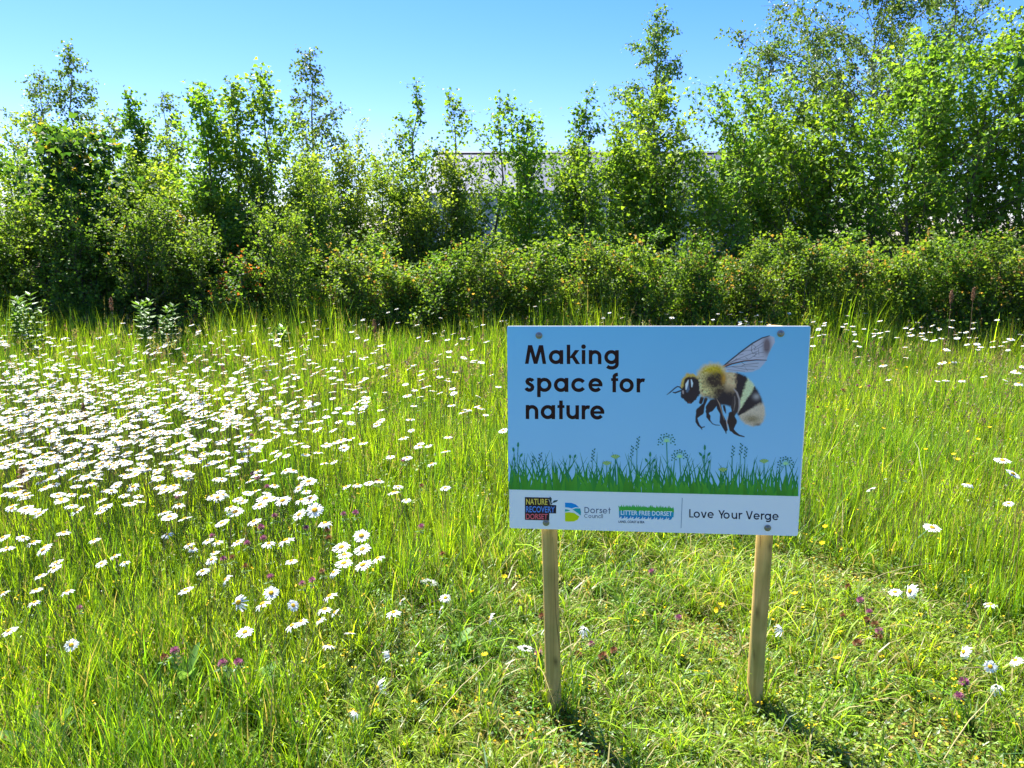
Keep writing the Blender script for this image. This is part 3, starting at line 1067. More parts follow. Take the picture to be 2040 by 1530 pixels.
    c = c * (1 - w2) + (cream2 * (1 + .18 * fine[..., None])) * w2
    w3 = sst(60, 55, phi)[..., None]
    c = c * (1 - w3) + blk * w3
    w4 = sst(34, 24, phi)[..., None]
    c = c * (1 - w4) + tail * w4
    # dark belly
    belly = sst(640, 820, Y - .30 * (X - 700) + fur * 25) * sst(1085, 1020, X)
    c = c * (1 - belly[..., None]) + blk * belly[..., None]
    sheen = np.exp(-(((X - 1300) / 48) ** 2 + ((Y - 905) / 42) ** 2)) * .55
    c = c + (ink(150, 158, 175) - c) * sheen[..., None]
    over(c, 1 - sst(-22, 20, sd))
    # thorax
    th = [(455, 700), (480, 560), (560, 470), (660, 432), (770, 436), (860, 490), (895, 600), (890, 720), (850, 820), (780, 900), (700, 945), (600, 930), (530, 900), (480, 820)]
    sd = poly_sd(X, Y, th) + fur * 9 + fine * 3
    gold, pale = ink(184, 138, 48), ink(160, 146, 112)
    c = np.broadcast_to(gold, X.shape + (3,)) * (1 + .35 * fur[..., None])
    wl = sst(530, 640, Y + fur * 30 + .35 * (640 - X))[..., None]
    c = c * (1 - wl) + pale * (1 + .5 * fur[..., None] + .3 * fine[..., None]) * wl
    rim = (1 - sst(-75, -15, sd))[..., None]
    c = c * rim + ink(156, 148, 128) * (1 - rim)
    dk = np.exp(-((np.hypot((X - 745) / 165, (Y - 682) / 122)) ** 4)) * 1.05
    dk = np.maximum(dk, np.exp(-((np.hypot((X - 835) / 150, (Y - 850) / 128)) ** 4)))
    dk = np.clip(dk + .25 * fur * (dk > .08), 0, 1)[..., None]
    c = c * (1 - dk) + ink(46, 42, 44) * dk
    or_ = np.exp(-(((X - 850) / 35) ** 2 + ((Y - 650) / 80) ** 2))[..., None] * .75
    c = c * (1 - or_) + ink(150, 118, 50) * or_
    low = sst(850, 930, Y + fur * 25)[..., None] * .85
    c = c * (1 - low) + ink(62, 62, 56) * low
    over(np.clip(c, .006, .97), 1 - sst(-38, 30, sd))
    # head
    hd = [(258, 800), (262, 715), (300, 640), (350, 592), (430, 598), (490, 650), (515, 760), (512, 880), (465, 935), (405, 1000), (345, 1000), (312, 955), (262, 915), (250, 860)]
    sd = poly_sd(X, Y, hd) + fur * 8
    over(blk, 1 - sst(-9, 10, sd))
    rimd = caps_sd(X, Y, [(268, 770), (290, 680), (345, 610), (430, 610), (480, 640)], [14, 20, 24, 22, 12]) + fur * 9
    over(ink(164, 138, 80), (1 - sst(-16, 18, rimd)) * .95)
    over(ink(40, 36, 40), sharp(caps_sd(X, Y, [(352, 690), (360, 770), (330, 830)], [52, 60, 24]), 10))
    over(ink(62, 90, 128), sharp(caps_sd(X, Y, [(365, 690), (350, 790), (340, 830)], [18, 30, 16]), 14) * .8)
    over(ink(206, 218, 228), sharp(caps_sd(X, Y, [(357, 680), (335, 735), (326, 800)], [7, 19, 9]), 7))
    over(ink(196, 206, 214), sharp(caps_sd(X, Y, [(398, 672), (408, 720), (404, 768)], [7, 14, 7]), 7))
    over(ink(40, 36, 42), sharp(caps_sd(X, Y, [(372, 680), (385, 790)], [10, 14]), 7))
    over(ink(128, 132, 148), sharp(caps_sd(X, Y, [(282, 830), (285, 860)], [12, 9]), 8) * .8)
    over(ink(84, 60, 62), sharp(caps_sd(X, Y, [(360, 985), (385, 992)], [10, 10]), 10) * .6)
    over(ink(40, 42, 58), sharp(caps_sd(X, Y, [(258, 795), (240, 772), (205, 765), (165, 792), (105, 845), (58, 880)], [8, 8, 8, 8, 8, 3]), 4))
    over(ink(36, 36, 48), sharp(caps_sd(X, Y, [(258, 820), (220, 835), (175, 852), (145, 845)], [10, 10, 10, 7]), 4))
    # legs in front
    for p, rr in [([(560, 1030), (518, 1110), (475, 1185)], [26, 56, 20]), ([(468, 1200), (475, 1250), (500, 1300), (540, 1340)], [14, 20, 16, 9]),
                  ([(535, 1335), (580, 1322)], [8, 6]), ([(525, 1325), (545, 1360)], [8, 5]),
                  ([(765, 960), (785, 1060), (815, 1140)], [26, 34, 20]), ([(815, 1150), (835, 1250), (875, 1360)], [20, 46, 26]),
                  ([(885, 1360), (875, 1385), (880, 1412)], [14, 10, 6])]:
        over(blk, sharp(caps_sd(X, Y, p, rr), 6))
    over(ink(120, 118, 116), sharp(caps_sd(X, Y, [(752, 940), (790, 1010), (825, 1130), (855, 1230)], [3, 8, 5, 2]), 5) * .8)
    over(ink(46, 46, 54), sharp(caps_sd(X, Y, [(1010, 880), (1008, 1050), (985, 1150)], [30, 62, 26]), 7))
    over(ink(120, 126, 138), sharp(caps_sd(X, Y, [(985, 795), (1030, 850), (1062, 940), (1066, 1040), (1045, 1130)], [5, 12, 11, 12, 6]), 7) * .9)
    over(ink(104, 108, 116), sharp(caps_sd(X, Y, [(1000, 900), (1003, 1000), (985, 1100)], [4, 6, 3]), 5) * .7)
    over(ink(40, 38, 44), sharp(caps_sd(X, Y, [(950, 1150), (962, 1250), (955, 1360)], [36, 68, 30]), 7))
    over(ink(42, 40, 46), sharp(caps_sd(X, Y, [(950, 1350), (1000, 1405), (1060, 1442), (1130, 1460)], [26, 22, 12, 7]), 5))
    over(ink(150, 132, 118), sharp(caps_sd(X, Y, [(900, 1180), (888, 1260), (905, 1350)], [3, 7, 3]), 5) * .8)
    # keep only what is inked
    keepv = alpha > .01
    keep = keepv[:-1, :-1] | keepv[1:, :-1] | keepv[:-1, 1:] | keepv[1:, 1:]
    W = len(xs)
    r_, c_ = np.nonzero(keep)
    i0 = r_ * W + c_
    F = np.stack([i0, i0 + W, i0 + W + 1, i0 + 1], 1)
    used, inv = np.unique(F, return_inverse=True)
    V = sg(np.stack([PX.ravel(), PY.ravel()], 1)[used], 0.0004)
    return make_mesh("bee_print", V, inv.reshape(F.shape), MAT_PRINT, tint=np.clip(col.reshape(-1, 3)[used], .005, .97))


def build_sign():
    base = np.array([S_O[0], S_O[1] + .04, 0.0])
    root = link("information_sign", None, loc=tuple(base), category="sign",
                label="blue and white printed sign with bumblebee, screwed to two wooden posts")
    # board: composite panel with rounded corners
    R4 = np.stack([S_X, S_N, -S_V], 1)
    mat = Matrix([[*R4[0], S_O[0] - base[0]], [*R4[1], S_O[1] - base[1]], [*R4[2], S_O[2] - base[2]], [0, 0, 0, 1]])
    rc = .006
    prof = []
    for cx, cz, a0 in ((SW / 2 - rc, -rc, 0), (-SW / 2 + rc, -rc, 90), (-SW / 2 + rc, -SH + rc, 180), (SW / 2 - rc, -SH + rc, 270)):
        prof += arc(cx, cz, rc, a0, a0 + 90, n=4)
    n = len(prof)
    mb = MB()
    v = [(a, 0, b) for a, b in prof] + [(a, TH, b) for a, b in prof]
    mb.add(v, [list(range(n))[::-1], [n + i for i in range(n)]] + [[i, (i + 1) % n, n + (i + 1) % n, n + i] for i in range(n)], (.95, .95, .95))
    board = link("board", mb.mesh("board", MAT_PRINT), root, label="white board printed with blue sky, grass and logos")
    board.matrix_local = mat

    # printed sky area (board stays white below it)
    def strip_y(x):
        return 975.2 + (x - 1012) * (988.7 - 975.2) / 579
    nx, ny = 12, 16
    gp, gf, gc = [], [], []
    for j in range(ny + 1):
        for i in range(nx + 1):
            u, w = i / nx, j / ny
            top = np.array([1010.4 + u * (1614.3 - 1010.4), 650.0])
            xb = 1012.9 + u * (1591.6 - 1012.9)
            bot = np.array([xb, strip_y(xb)])
            gp.append(top * (1 - w) + bot * w)
    gp = np.array(gp)
    for j in range(ny):
        for i in range(nx):
            a = j * (nx + 1) + i
            gf.append([a, a + nx + 1, a + nx + 2, a + 1])
    mbs = MB()
    mbs.add(sg(gp, 0.0002), gf, bg_ink(gp[:, 0], gp[:, 1]))
    link("printed_sky", mbs.mesh("printed_sky", MAT_PRINT), board)

    # printed grass
    fl = Flat(0.0003)
    r = np.random.default_rng(5)
    dark, mid, lite = ink(24, 86, 72), ink(36, 104, 50), ink(54, 118, 46)
    for layer, (cnt, hmin, hmax, wmin, wmax, cb, ct) in enumerate([(150, 44, 80, 2.4, 4.2, ink(30, 104, 60), dark),
                                                                   (120, 30, 62, 4, 6.5, mid, ink(32, 100, 56)), (92, 16, 44, 5, 10, ink(40, 106, 44), lite)]):
        for i in range(cnt):
            x = 1013 + 578 * (i + r.uniform(0, 1)) / cnt
            yb = strip_y(x)
            h = r.uniform(hmin, hmax)
            w = r.uniform(wmin, wmax)
            le = r.normal(0, .27) * h
            k = 5
            s = np.linspace(0, 1, k + 1)
            cx = x + le * s ** 1.8
            cy = yb - .3 - h * s
            ww = w * (1 - s ** 1.6) / 2 + .12
            xa, xb_ = np.clip(cx - ww, 1013.2, 1590), np.clip(cx + ww, 1013.2, 1590)
            vv = np.concatenate([np.stack([xa, cy], 1), np.stack([xb_, cy], 1)])
            F = [[q, q + 1, k + 1 + q + 1, k + 1 + q] for q in range(k)]
            sh = r.uniform(.82, 1.15)
            cc = (cb[None] * (1 - s[:, None]) + ct[None] * s[:, None]) * sh
            fl.raw(vv, F, np.concatenate([cc, cc]), 1e-6)
    dg, st_ = ink(22, 78, 76), ink(34, 100, 84)

    def stem(x0, y0, x1, y1, w=1.4, c=st_):
        fl.stroke([(x0, y0), ((x0 + x1) / 2 + (x1 - x0) * .2, (y0 + y1) / 2), (x1, y1)], w, c)

    def umbel(cx, cy, r0):
        for i in range(13):
            a = math.radians(-20 + i * 220 / 12)
            k1 = (1.12, .92, 1.05, .98)[i % 4]
            e = (cx + r0 * k1 * math.cos(a), cy - r0 * k1 * .95 * math.sin(a))
            fl.stroke([(cx, cy), e], .7, ink(100, 162, 176))
            fl.disc(*e, 1.5, dg, n=7)
            e2 = (cx + r0 * (.55 + .2 * (i % 2)) * math.cos(a + .12), cy - r0 * .68 * math.sin(a + .12))
            fl.disc(*e2, 1.4, dg, n=7)
        for i in range(7):
            a = math.radians(10 + i * 26)
            e = (cx + r0 * .42 * math.cos(a), cy - r0 * .42 * math.sin(a))
            fl.stroke([(cx, cy), e], 1.3, ink(110, 170, 130))
    for cx, cy, r0 in ((1328, 880, 16), (1354, 911, 15), (1565, 925, 15)):
        stem(cx + 4, 960, cx, cy, 1.8)
        umbel(cx, cy, r0)

    def ear(x, yb, yt, lean=1.0):
        stem(x - lean * 2, 950, x, yb, 1.0)
        nn = int((yb - yt) / 3.4)
        for i in range(nn):
            y = yb - i * 3.4
            s = 1 if i % 2 else -1
            xx = x + lean * (yb - y) * .12
            fl.poly([(xx, y), (xx + s * 3.4, y - 2.2), (xx + s * 2.6, y - 4.8), (xx + .2, y - 2)], dg)
    for x, yb, yt in ((1062, 926, 909), (1075, 922, 901), (1180, 921, 893), (1258, 912, 887), (1269, 897, 868), (1459, 912, 885), (1475, 907, 880), (1484, 914, 889)):
        ear(x, yb, yt)

    def bud(x, y, L, ang, w=4.2, c=ink(30, 96, 74), foot=None):
        a = math.radians(ang)
        d = np.array([math.cos(a), -math.sin(a)])
        nrm = np.array([-d[1], d[0]])
        o = np.array([x, y])
        fl.poly([o, o + d * L * .35 + nrm * w / 2, o + d * L * .7 + nrm * w * .42, o + d * L, o + d * L * .7 - nrm * w * .42, o + d * L * .35 - nrm * w / 2], c)
        if foot:
            stem(foot[0], foot[1], x, y, 1.1)
    for x, y, L, an, ft in ((1032, 892, 12, 88, (1030, 930)), (1024, 901, 11, 100, (1028, 930)), (1036, 911, 10, 60, (1030, 935)), (1025, 919, 10, 92, (1027, 940)),
                            (1136, 914, 9, 94, (1130, 940)), (1144, 913, 9, 70, (1132, 940)), (1126, 928, 7, 90, (1128, 945)),
                            (1295, 911, 12, 88, (1296, 950)), (1290, 921, 10, 120, (1295, 945)), (1300, 921, 10, 55, (1296, 945)), (1294, 927, 9, 90, (1296, 945)), (1303, 935, 9, 75, (1300, 950)),
                            (1404, 898, 13, 90, (1404, 945)), (1399, 909, 11, 128, (1404, 930)), (1409, 909, 11, 55, (1404, 930)), (1402, 915, 10, 88, (1403, 940)), (1412, 924, 8, 80, (1408, 945))):
        bud(x, y, L, an, foot=ft)

    def fan(cx, cy, r0):
        stem(cx - 2, 950, cx, cy, 1.2)
        for i in range(9):
            a = math.radians(38 + i * 13)
            e = np.array([cx + r0 * math.cos(a) * 1.25, cy - r0 * math.sin(a)])
            nrm = np.array([math.sin(a), math.cos(a)]) * 1.1
            fl.poly([(cx, cy), e - nrm, e + nrm], ink(118, 158, 92) if i % 2 else ink(78, 128, 96))
    for cx, cy, r0 in ((1226, 914, 9), (1209, 927, 9), (1522, 923, 9), (1440, 940, 9)):
        fan(cx, cy, r0)
    link("grass_print", fl.mb.mesh("grass_print", MAT_PRINT), board)

    link("bee_print", bee_mesh(), board, label="printed bumblebee in flight facing left")

    # heading
    fl = Flat(0.0004)
    BK = ink(26, 18, 26)
    sc = 6.375

    def pos(ch, x, y):
        return (ch, 1000 + x / sc, 640 + y / sc)
    xh = 178 / sc
    fl.letters([pos(c, x, y) for c, x, y in (
        ('M', 290, 541), ('a', 595, 543), ('k', 823, 543), ('i', 1014, 543), ('n', 1103, 544), ('g', 1300, 544),
        ('s', 293, 895), ('p', 447, 896), ('a', 660, 897), ('c', 880, 898), ('e', 1098, 899), ('f', 1387, 901), ('o', 1493, 902), ('r', 1710, 903),
        ('n', 302, 1241), ('a', 492, 1242), ('t', 705, 1243), ('u', 818, 1244), ('r', 1012, 1245), ('e', 1121, 1247))], xh, BK, slope=.004)
    link("heading_lettering", fl.mb.mesh("heading_lettering", MAT_PRINT), board, label="black heading reading Making space for nature")

    # strapline on the right of the white strip
    fl = Flat(0.0004)
    NV = ink(16, 22, 48)

    def pos2(ch, x, y):
        return (ch, 1300 + x / sc, 840 + y / sc)
    fl.letters([pos2(c, x, y) for c, x, y in (
        ('L', 466, 1216), ('o', 522, 1219), ('v', 614, 1221), ('e', 698, 1224), ('Y', 832, 1228), ('o', 900, 1231), ('u', 1004, 1234), ('r', 1094, 1236),
        ('V', 1182, 1238), ('e', 1282, 1242), ('r', 1376, 1244), ('g', 1424, 1246), ('e', 1521, 1249))], 78 / sc, NV, slope=.028, t=.2)
    link("strapline_lettering", fl.mb.mesh("strapline_lettering", MAT_PRINT), board, label="dark lettering reading Love Your Verge")
    fl = Flat(0.0004)
    fl.stroke([(1300 + 377 / sc, 840 + 968 / sc), (1300 + 362 / sc, 840 + 1352 / sc)], 1.0, ink(60, 92, 130))
    link("divider_line", fl.mb.mesh("divider_line", MAT_PRINT), board)

    # nature recovery logo (crop coordinates: 5.829 px per pixel, origin 1010,970)
    q = 2040 / 350.0

    def L_(x, y):
        return (1010 + x / q, 970 + y / q)
    fl = Flat(0.0004)
    k_ = ink(28, 28, 38)
    fl.poly([L_(208, 118), L_(482, 124), L_(482, 208), L_(208, 208)], k_)
    fl.poly([L_(208, 208), L_(482, 208), L_(572, 212), L_(570, 308), L_(208, 300)], k_)
    fl.poly([L_(208, 300), L_(492, 305), L_(490, 390), L_(208, 382)], k_)
    fl.poly([L_(478, 124), L_(500, 125), L_(520, 190), L_(512, 209), L_(478, 208)], k_)
    fl.l += 1e-4
    put_text(fl, "NATURE", L_(222, 0)[0], L_(470, 0)[0], L_(0, 203)[1], L_(0, 133)[1], ink(196, 150, 76), .012)
    put_text(fl, "RECOVERY", L_(220, 0)[0], L_(556, 0)[0], L_(0, 292)[1], L_(0, 220)[1], ink(56, 104, 186), .014)
    put_text(fl, "DORSET", L_(220, 0)[0], L_(472, 0)[0], L_(0, 372)[1], L_(0, 308)[1], ink(150, 74, 96), .012)
    lf = ink(30, 52, 62)
    fl.poly([L_(498, 108), L_(520, 135), L_(516, 175), L_(508, 180), L_(492, 150)], lf)
    fl.poly([L_(528, 180), L_(545, 158), L_(594, 150), L_(575, 172), L_(548, 182)], lf)
    fl.stroke([L_(484, 140), L_(498, 170), L_(506, 210)], .8, ink(150, 180, 195))
    fl.stroke([L_(510, 205), L_(530, 185), L_(575, 160)], .8, lf)
    link("recovery_logo", fl.mb.mesh("recovery_logo", MAT_PRINT), board, label="dark three-line logo reading NATURE RECOVERY DORSET")

    # council logo
    fl = Flat(0.0004)
    fl.poly([L_(674, 183), L_(750, 185), L_(800, 205), L_(836, 238), L_(790, 236), L_(752, 250), L_(712, 240), L_(674, 236)], ink(14, 104, 182))
    fl.poly([L_(674, 258), L_(700, 262), L_(735, 272), L_(708, 282), L_(674, 286)], ink(36, 122, 124))
    fl.poly([L_(762, 262), L_(800, 248), L_(850, 250), L_(860, 290), L_(856, 332), L_(820, 302)], ink(20, 118, 140))
    fl.poly([L_(674, 298), L_(720, 294), L_(780, 302), L_(842, 344), L_(820, 380), L_(780, 400), L_(720, 402), L_(674, 400)], ink(124, 160, 26))
    TX = ink(44, 64, 96)
    xh1 = 52 / q
    fl.letters([('D', *L_(900, 303)), ('o', *L_(968, 304)), ('r', *L_(1036, 305)), ('s', *L_(1072, 306)), ('e', *L_(1112, 308)), ('t', *L_(1176, 309))], xh1, TX, .02, t=.17)
    xh2 = 33 / q
    fl.letters([('C', *L_(898, 358)), ('o', *L_(946, 359)), ('u', *L_(988, 360)), ('n', *L_(1024, 361)), ('c', *L_(1060, 362)), ('i', *L_(1096, 363)), ('l', *L_(1108, 363))], xh2, TX, .02, t=.16)
    link("council_logo", fl.mb.mesh("council_logo", MAT_PRINT), board, label="blue and green D-shaped logo with the words Dorset Council")

    # litter free logo
    fl = Flat(0.0004)
    gn, bl_ = ink(44, 128, 60), ink(22, 112, 156)
    s = 36 / 640.0
    fl.poly([L_(1300, 232), L_(1938, 250), L_(1938, 300), L_(1300, 284)], gn)
    fl.poly([L_(1300, 278), L_(1938, 294), L_(1934, 352), L_(1302, 336)], bl_)
    rr = np.random.default_rng(2)
    for i in range(46):
        x = 1302 + i * 13.8
        y = 236 + (x - 1300) * s * .5
        fl.poly([L_(x - 9, y), L_(x + rr.uniform(-9, 9), y - rr.uniform(12, 42)), L_(x + 9, y)], gn)
    for i in range(9):
        x = 1302 + i * 69
        y = 334 + (x - 1300) * s * .5
        fl.poly([L_(x, y - 4), L_(x + 66, y), L_(x + 58, y + 22), L_(x + 38, y + 34), L_(x + 22, y + 28), L_(x + 34, y + 14), L_(x + 20, y + 10), L_(x + 2, y + 28)], ink(20, 96, 162))
    fl.l += 1e-4
    put_text(fl, "LITTER FREE DORSET", L_(1322, 0)[0], L_(1918, 0)[0], L_(0, 322)[1], L_(0, 268)[1], ink(176, 212, 218), .022)
    put_text(fl, "LAND, COAST & SEA", L_(1296, 0)[0], L_(1596, 0)[0], L_(0, 415)[1], L_(0, 388)[1], ink(26, 46, 72), .022)
    link("litter_free_logo", fl.mb.mesh("litter_free_logo", MAT_PRINT), board, label="green and blue wave logo reading LITTER FREE DORSET")

    # bolts: washer and domed head
    bm_ = MB()
    prof = [(0.0098, 0), (0.0098, .0012), (.0068, .0016), (.0062, .0034), (.0040, .0048), (.0028, .0046), (.0026, .0034)]
    sd_ = 20
    v = []
    for rr_, hh in prof:
        v += [(rr_ * math.cos(a), -hh, rr_ * math.sin(a)) for a in np.arange(sd_) * 2 * math.pi / sd_]
    F = []
    for i in range(len(prof) - 1):
        for j in range(sd_):
            F.append([i * sd_ + j, i * sd_ + (j + 1) % sd_, (i + 1) * sd_ + (j + 1) % sd_, (i + 1) * sd_ + j])
    F.append([(len(prof) - 1) * sd_ + j for j in range(sd_)])
    bm_.add(v, F, (.26, .26, .27))
    bmesh_ = bm_.mesh("bolt", MAT_ALU)
    for x, y in ((1000 + 470 / sc, 640 + 180 / sc), (1310 + 1563 / sc, 640 + 155 / sc), (1000 + 560 / sc, 840 + 1283 / sc), (1300 + 1460 / sc, 840 + 1348 / sc)):
        link("bolt", bmesh_, board, loc=tuple(sg([(x, y)], 0.0009)[0]))

    # posts: round stakes behind the board
    def post(top_px, foot_px, rad, knots, cracks, lab):
        pt = sg([top_px], 0)[0]
        wt = S_O + S_X * pt[0] - S_V * pt[2] + S_N * (TH + .001 + rad * .93)
        wt = wt + S_V * .005
        # foot: where the sight line meets the ground beneath
        f = at_z(foot_px[0], foot_px[1], .02)
        f = np.array([f[0], max(f[1], wt[1] - .12), -.25])
        tdir = (f - wt)
        mb = MB()
        ns, nh = 28, 60
        rg = np.random.default_rng(int(top_px[0]))
        V, T = [], []
        a = np.arange(ns) * 2 * math.pi / ns
        shape = 1 + .02 * np.sin(2 * a + 1) + .012 * rg.normal(0, 1, ns)
        flat = np.ones(ns)
        for i in range(nh + 1):
            s_ = i / nh
            c = wt + tdir * s_ + np.array([math.sin(s_ * 5) * .003, 0, 0])
            rr_ = rad * (1 - (.10 if i == 0 else 0)) * shape * (1 + .012 * math.sin(s_ * 9))
            V.append(np.stack([c[0] + rr_ * np.cos(a), c[1] + rr_ * np.sin(a), np.full(ns, c[2])], 1))
            T.append(np.ones((ns, 3)))
        # end grain on top: slightly inset ring and centre
        V = np.concatenate(V)
        top_z = V[0, 2]
        V[:ns, 2] += .0
        T = np.concatenate(T)
        F = []
        for i in range(nh):
            for j in range(ns):
                F.append([i * ns + j, (i + 1) * ns + j, (i + 1) * ns + (j + 1) % ns, i * ns + (j + 1) % ns])
        F.append([j for j in range(ns)])
        # knots and drying cracks darken the wood itself
        for kx, ky, kr in knots:
            d = ray(kx, ky)
            t_ = (V[:, 1] - CAM[1]) / d[1]
            X_ = CAM[0] + d[0] * t_
            Z_ = CAM[2] + d[2] * t_
            dist = np.hypot((V[:, 0] - X_) / kr, (V[:, 2] - Z_) / (kr * 1.5))
            frn = V[:, 1] < (wt[1] + tdir[1] * np.clip((V[:, 2] - wt[2]) / tdir[2], 0, 1))
            k2 = np.exp(-dist ** 2) * frn
            T = T * (1 - .8 * k2[:, None])
        o_ = base
        mb.add(V - o_, F, T)
        po = link("post", mb.mesh("post", MAT_WOOD, smooth=True), root, label=lab)
        for path in cracks:
            cm = MB()
            P_ = []
            for x, y in path:
                d = ray(x, y)
                # front surface of the stake under that sight line
                z_guess = None
                lo = CAM + d * ((wt[1] - rad) / d[1])
                c_s = np.clip((lo[2] - wt[2]) / tdir[2], 0, 1)
                c = wt + tdir * c_s
                dx = np.clip(lo[0] - c[0], -rad * .97, rad * .97)
                P_.append([c[0] + dx, c[1] - math.sqrt(rad ** 2 - dx ** 2) - .0004, lo[2]])
            P_ = np.array(P_)
            w_ = np.linspace(.0004, .0011, len(P_))
            w_[-1] = .0003
            Va = np.concatenate([P_ - [w_[0], 0, 0] * np.ones((len(P_), 1)), P_ + np.stack([w_, w_ * 0, w_ * 0], 1)])
            nn = len(P_)
            cm.add(Va - o_, [[i, i + 1, nn + i + 1, nn + i] for i in range(nn - 1)], (.16, .13, .09))
            link("drying_crack", cm.mesh("drying_crack", MAT_WOOD), po)
        return po
    post((1077, 650), (1112, 1394), .0245, [(1107, 1318, .006), (1107, 1366, .005), (1097, 1140, .004), (1099, 1200, .003)],
         [[(1101, 1072), (1104, 1120), (1106, 1180), (1108, 1230), (1112, 1270), (1117, 1310)]], "left round timber post with a long drying crack")
    post((1549, 648), (1506, 1388), .0250, [(1508, 1224, .007), (1533, 1091, .004), (1531, 1222, .004), (1503, 1302, .004), (1531, 1100, .003)],
         [[(1525, 1070), (1526, 1090), (1525, 1106)]], "right round timber post with a dark knot")
    return root


build_sign()

# ------------------------------------------------------------------ grass
def tall_field(x, y):
    """0 = trampled around the sign, 1 = standing grass"""
    d = np.hypot((x - .75) / 1.25, (y - 2.0) / 1.55)
    t = sst(.85, 1.25, d + .12 * np.sin(3.1 * x + 1) * np.sin(2.7 * y))
    near_left = sst(2.3, 3.6, y) * .45 + .55
    return np.where(x < .1, t * near_left, t)


def scatter(n, y0, y1, seed, margin=.45):
    r = np.random.default_rng(seed)
    u = r.uniform(0, 1, n)
    # area-uniform over the widening strip in view
    a, b = .70, margin
    A = a / 2
    tot = A * (y1 ** 2 - y0 ** 2) + b * (y1 - y0)
    c0 = A * y0 ** 2 + b * y0
    y = (-b + np.sqrt(b * b + 4 * A * (c0 + u * tot))) / (2 * A)
    x = r.uniform(-1, 1, n) * (a * y + b)
    return x, y, r


def patch(x, y, s, ph):
    return np.sin(x * s + ph) * np.sin(y * s * 1.13 + ph * 2.1) + .6 * np.sin(x * s * 2.3 + y * s * 1.7 + ph * .7)


def moss_field(x, y):
    """1 on the thin mossy patches of the trampled ground"""
    return sst(.55, .95, patch(x, y, 5.1, .9)) * (y < 4.2) * (1 - .75 * tall_field(x, y))


def blades(n, y0, y1, segs, hscale, wid, seed, lean_amt=.35, flat=False, margin=.45, hmul=1.0, only_low=False):
    x, y, r = scatter(n, y0, y1, seed, margin)
    if only_low:
        kp = (tall_field(x, y) < .75) & (x > -.1)
        x, y = x[kp], y[kp]
        n = len(x)
    kp = r.uniform(0, 1, n) > .9 * moss_field(x, y)
    x, y = x[kp], y[kp]
    n = len(x)
    # tussocks: pull roots towards clump centres
    cl = r.uniform(0, 1, n) < .6
    g = .13
    cx, cy = (np.floor(x / g) + .5) * g, (np.floor(y / g) + .5) * g
    h2 = np.sin(cx * 127.1 + cy * 311.7) * 43758.5453
    h2 = h2 - np.floor(h2)
    h3 = np.sin(cx * 269.5 + cy * 183.3) * 24634.6345
    h3 = h3 - np.floor(h3)
    x = np.where(cl, x + (cx + (h2 - .5) * g * .8 - x) * .55, x)
    y = np.where(cl, y + (cy + (h3 - .5) * g * .8 - y) * .55, y)
    tf = tall_field(x, y)
    back = sst(7.2, 9.3, y)
    H = (.075 + .165 * tf + .23 * back) * hscale * r.uniform(.45, 1.25, n) * (.75 + .5 * h2) * (1 + .22 * patch(x, y, 1.9, .4)) * hmul
    az = r.uniform(0, 2 * math.pi, n)
    # trampled blades lie over
    ln = lean_amt * r.uniform(.2, 1.5, n) + (1 - tf) * r.uniform(.25, 1.5, n)
    if flat:
        ln = ln + .9
    ln = np.clip(ln, 0, 2.6)
    H = H * (1 + .75 * (1 - tf) * r.uniform(0, 1, n))
    s = np.linspace(0, 1, segs + 1)
    ang = ln[:, None] * s[None] ** 1.2 * .95                      # angle from upright along the blade
    ang = np.minimum(ang, 1.75)
    ds = (H / segs)[:, None]
    hx = np.concatenate([np.zeros((n, 1)), np.cumsum(np.sin(ang[:, 1:]) * ds, 1)], 1)
    hz = np.concatenate([np.zeros((n, 1)), np.cumsum(np.cos(ang[:, 1:]) * ds, 1)], 1)
    hz = np.maximum(hz, .004)
    ca, sa = np.cos(az)[:, None], np.sin(az)[:, None]
    X = x[:, None] + hx * ca
    Y = y[:, None] + hx * sa
    Z = ground_z(x, y)[:, None] + hz - .005
    w = wid * r.uniform(.6, 1.4, n)[:, None] * np.clip(1.15 - s[None] ** 1.5 * 1.12, .03, 1) / 2
    tw = r.uniform(-.6, .6, n)[:, None]
    px, py = -np.sin(az[:, None] + tw), np.cos(az[:, None] + tw)
    A = np.stack([X - px * w, Y - py * w, Z], 2)
    B = np.stack([X + px * w, Y + py * w, Z], 2)
    k = segs * 2 + 1
    V = np.empty((n, k, 3))
    V[:, 0:2 * segs:2] = A[:, :segs]
    V[:, 1:2 * segs:2] = B[:, :segs]
    V[:, 2 * segs] = (A[:, segs] + B[:, segs]) / 2
    F = []
    for i in range(segs - 1):
        F += [(2 * i, 2 * i + 1, 2 * i + 3), (2 * i, 2 * i + 3, 2 * i + 2)]
    F.append((2 * segs - 2, 2 * segs - 1, 2 * segs))
    F = (np.arange(n)[:, None, None] * k + np.array(F)[None]).reshape(-1, 3)
    m = np.clip(.5 + .28 * patch(x, y, 2.6, 1.3) + r.normal(0, .25, n), 0, 1)[:, None]
    c = np.array([.11, .25, .010]) * (1 - m) + np.array([.31, .44, .014]) * m
    c = c * np.exp(r.normal(-.12, .5, (n, 1)))
    straw = (r.uniform(0, 1, n) < .06 + .10 * (1 - tf) + (.2 if only_low else 0))[:, None]
    c = np.where(straw, np.array([.42, .36, .13]) * r.uniform(.7, 1.1, (n, 1)), c)
    blue = (r.uniform(0, 1, n) < .10)[:, None]
    c = np.where(blue & ~straw, np.array([.07, .16, .05]) * r.uniform(.8, 1.3, (n, 1)), c)
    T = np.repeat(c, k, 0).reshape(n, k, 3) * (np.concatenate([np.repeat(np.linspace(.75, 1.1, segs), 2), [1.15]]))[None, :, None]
    return V.reshape(-1, 3), F, T.reshape(-1, 3)


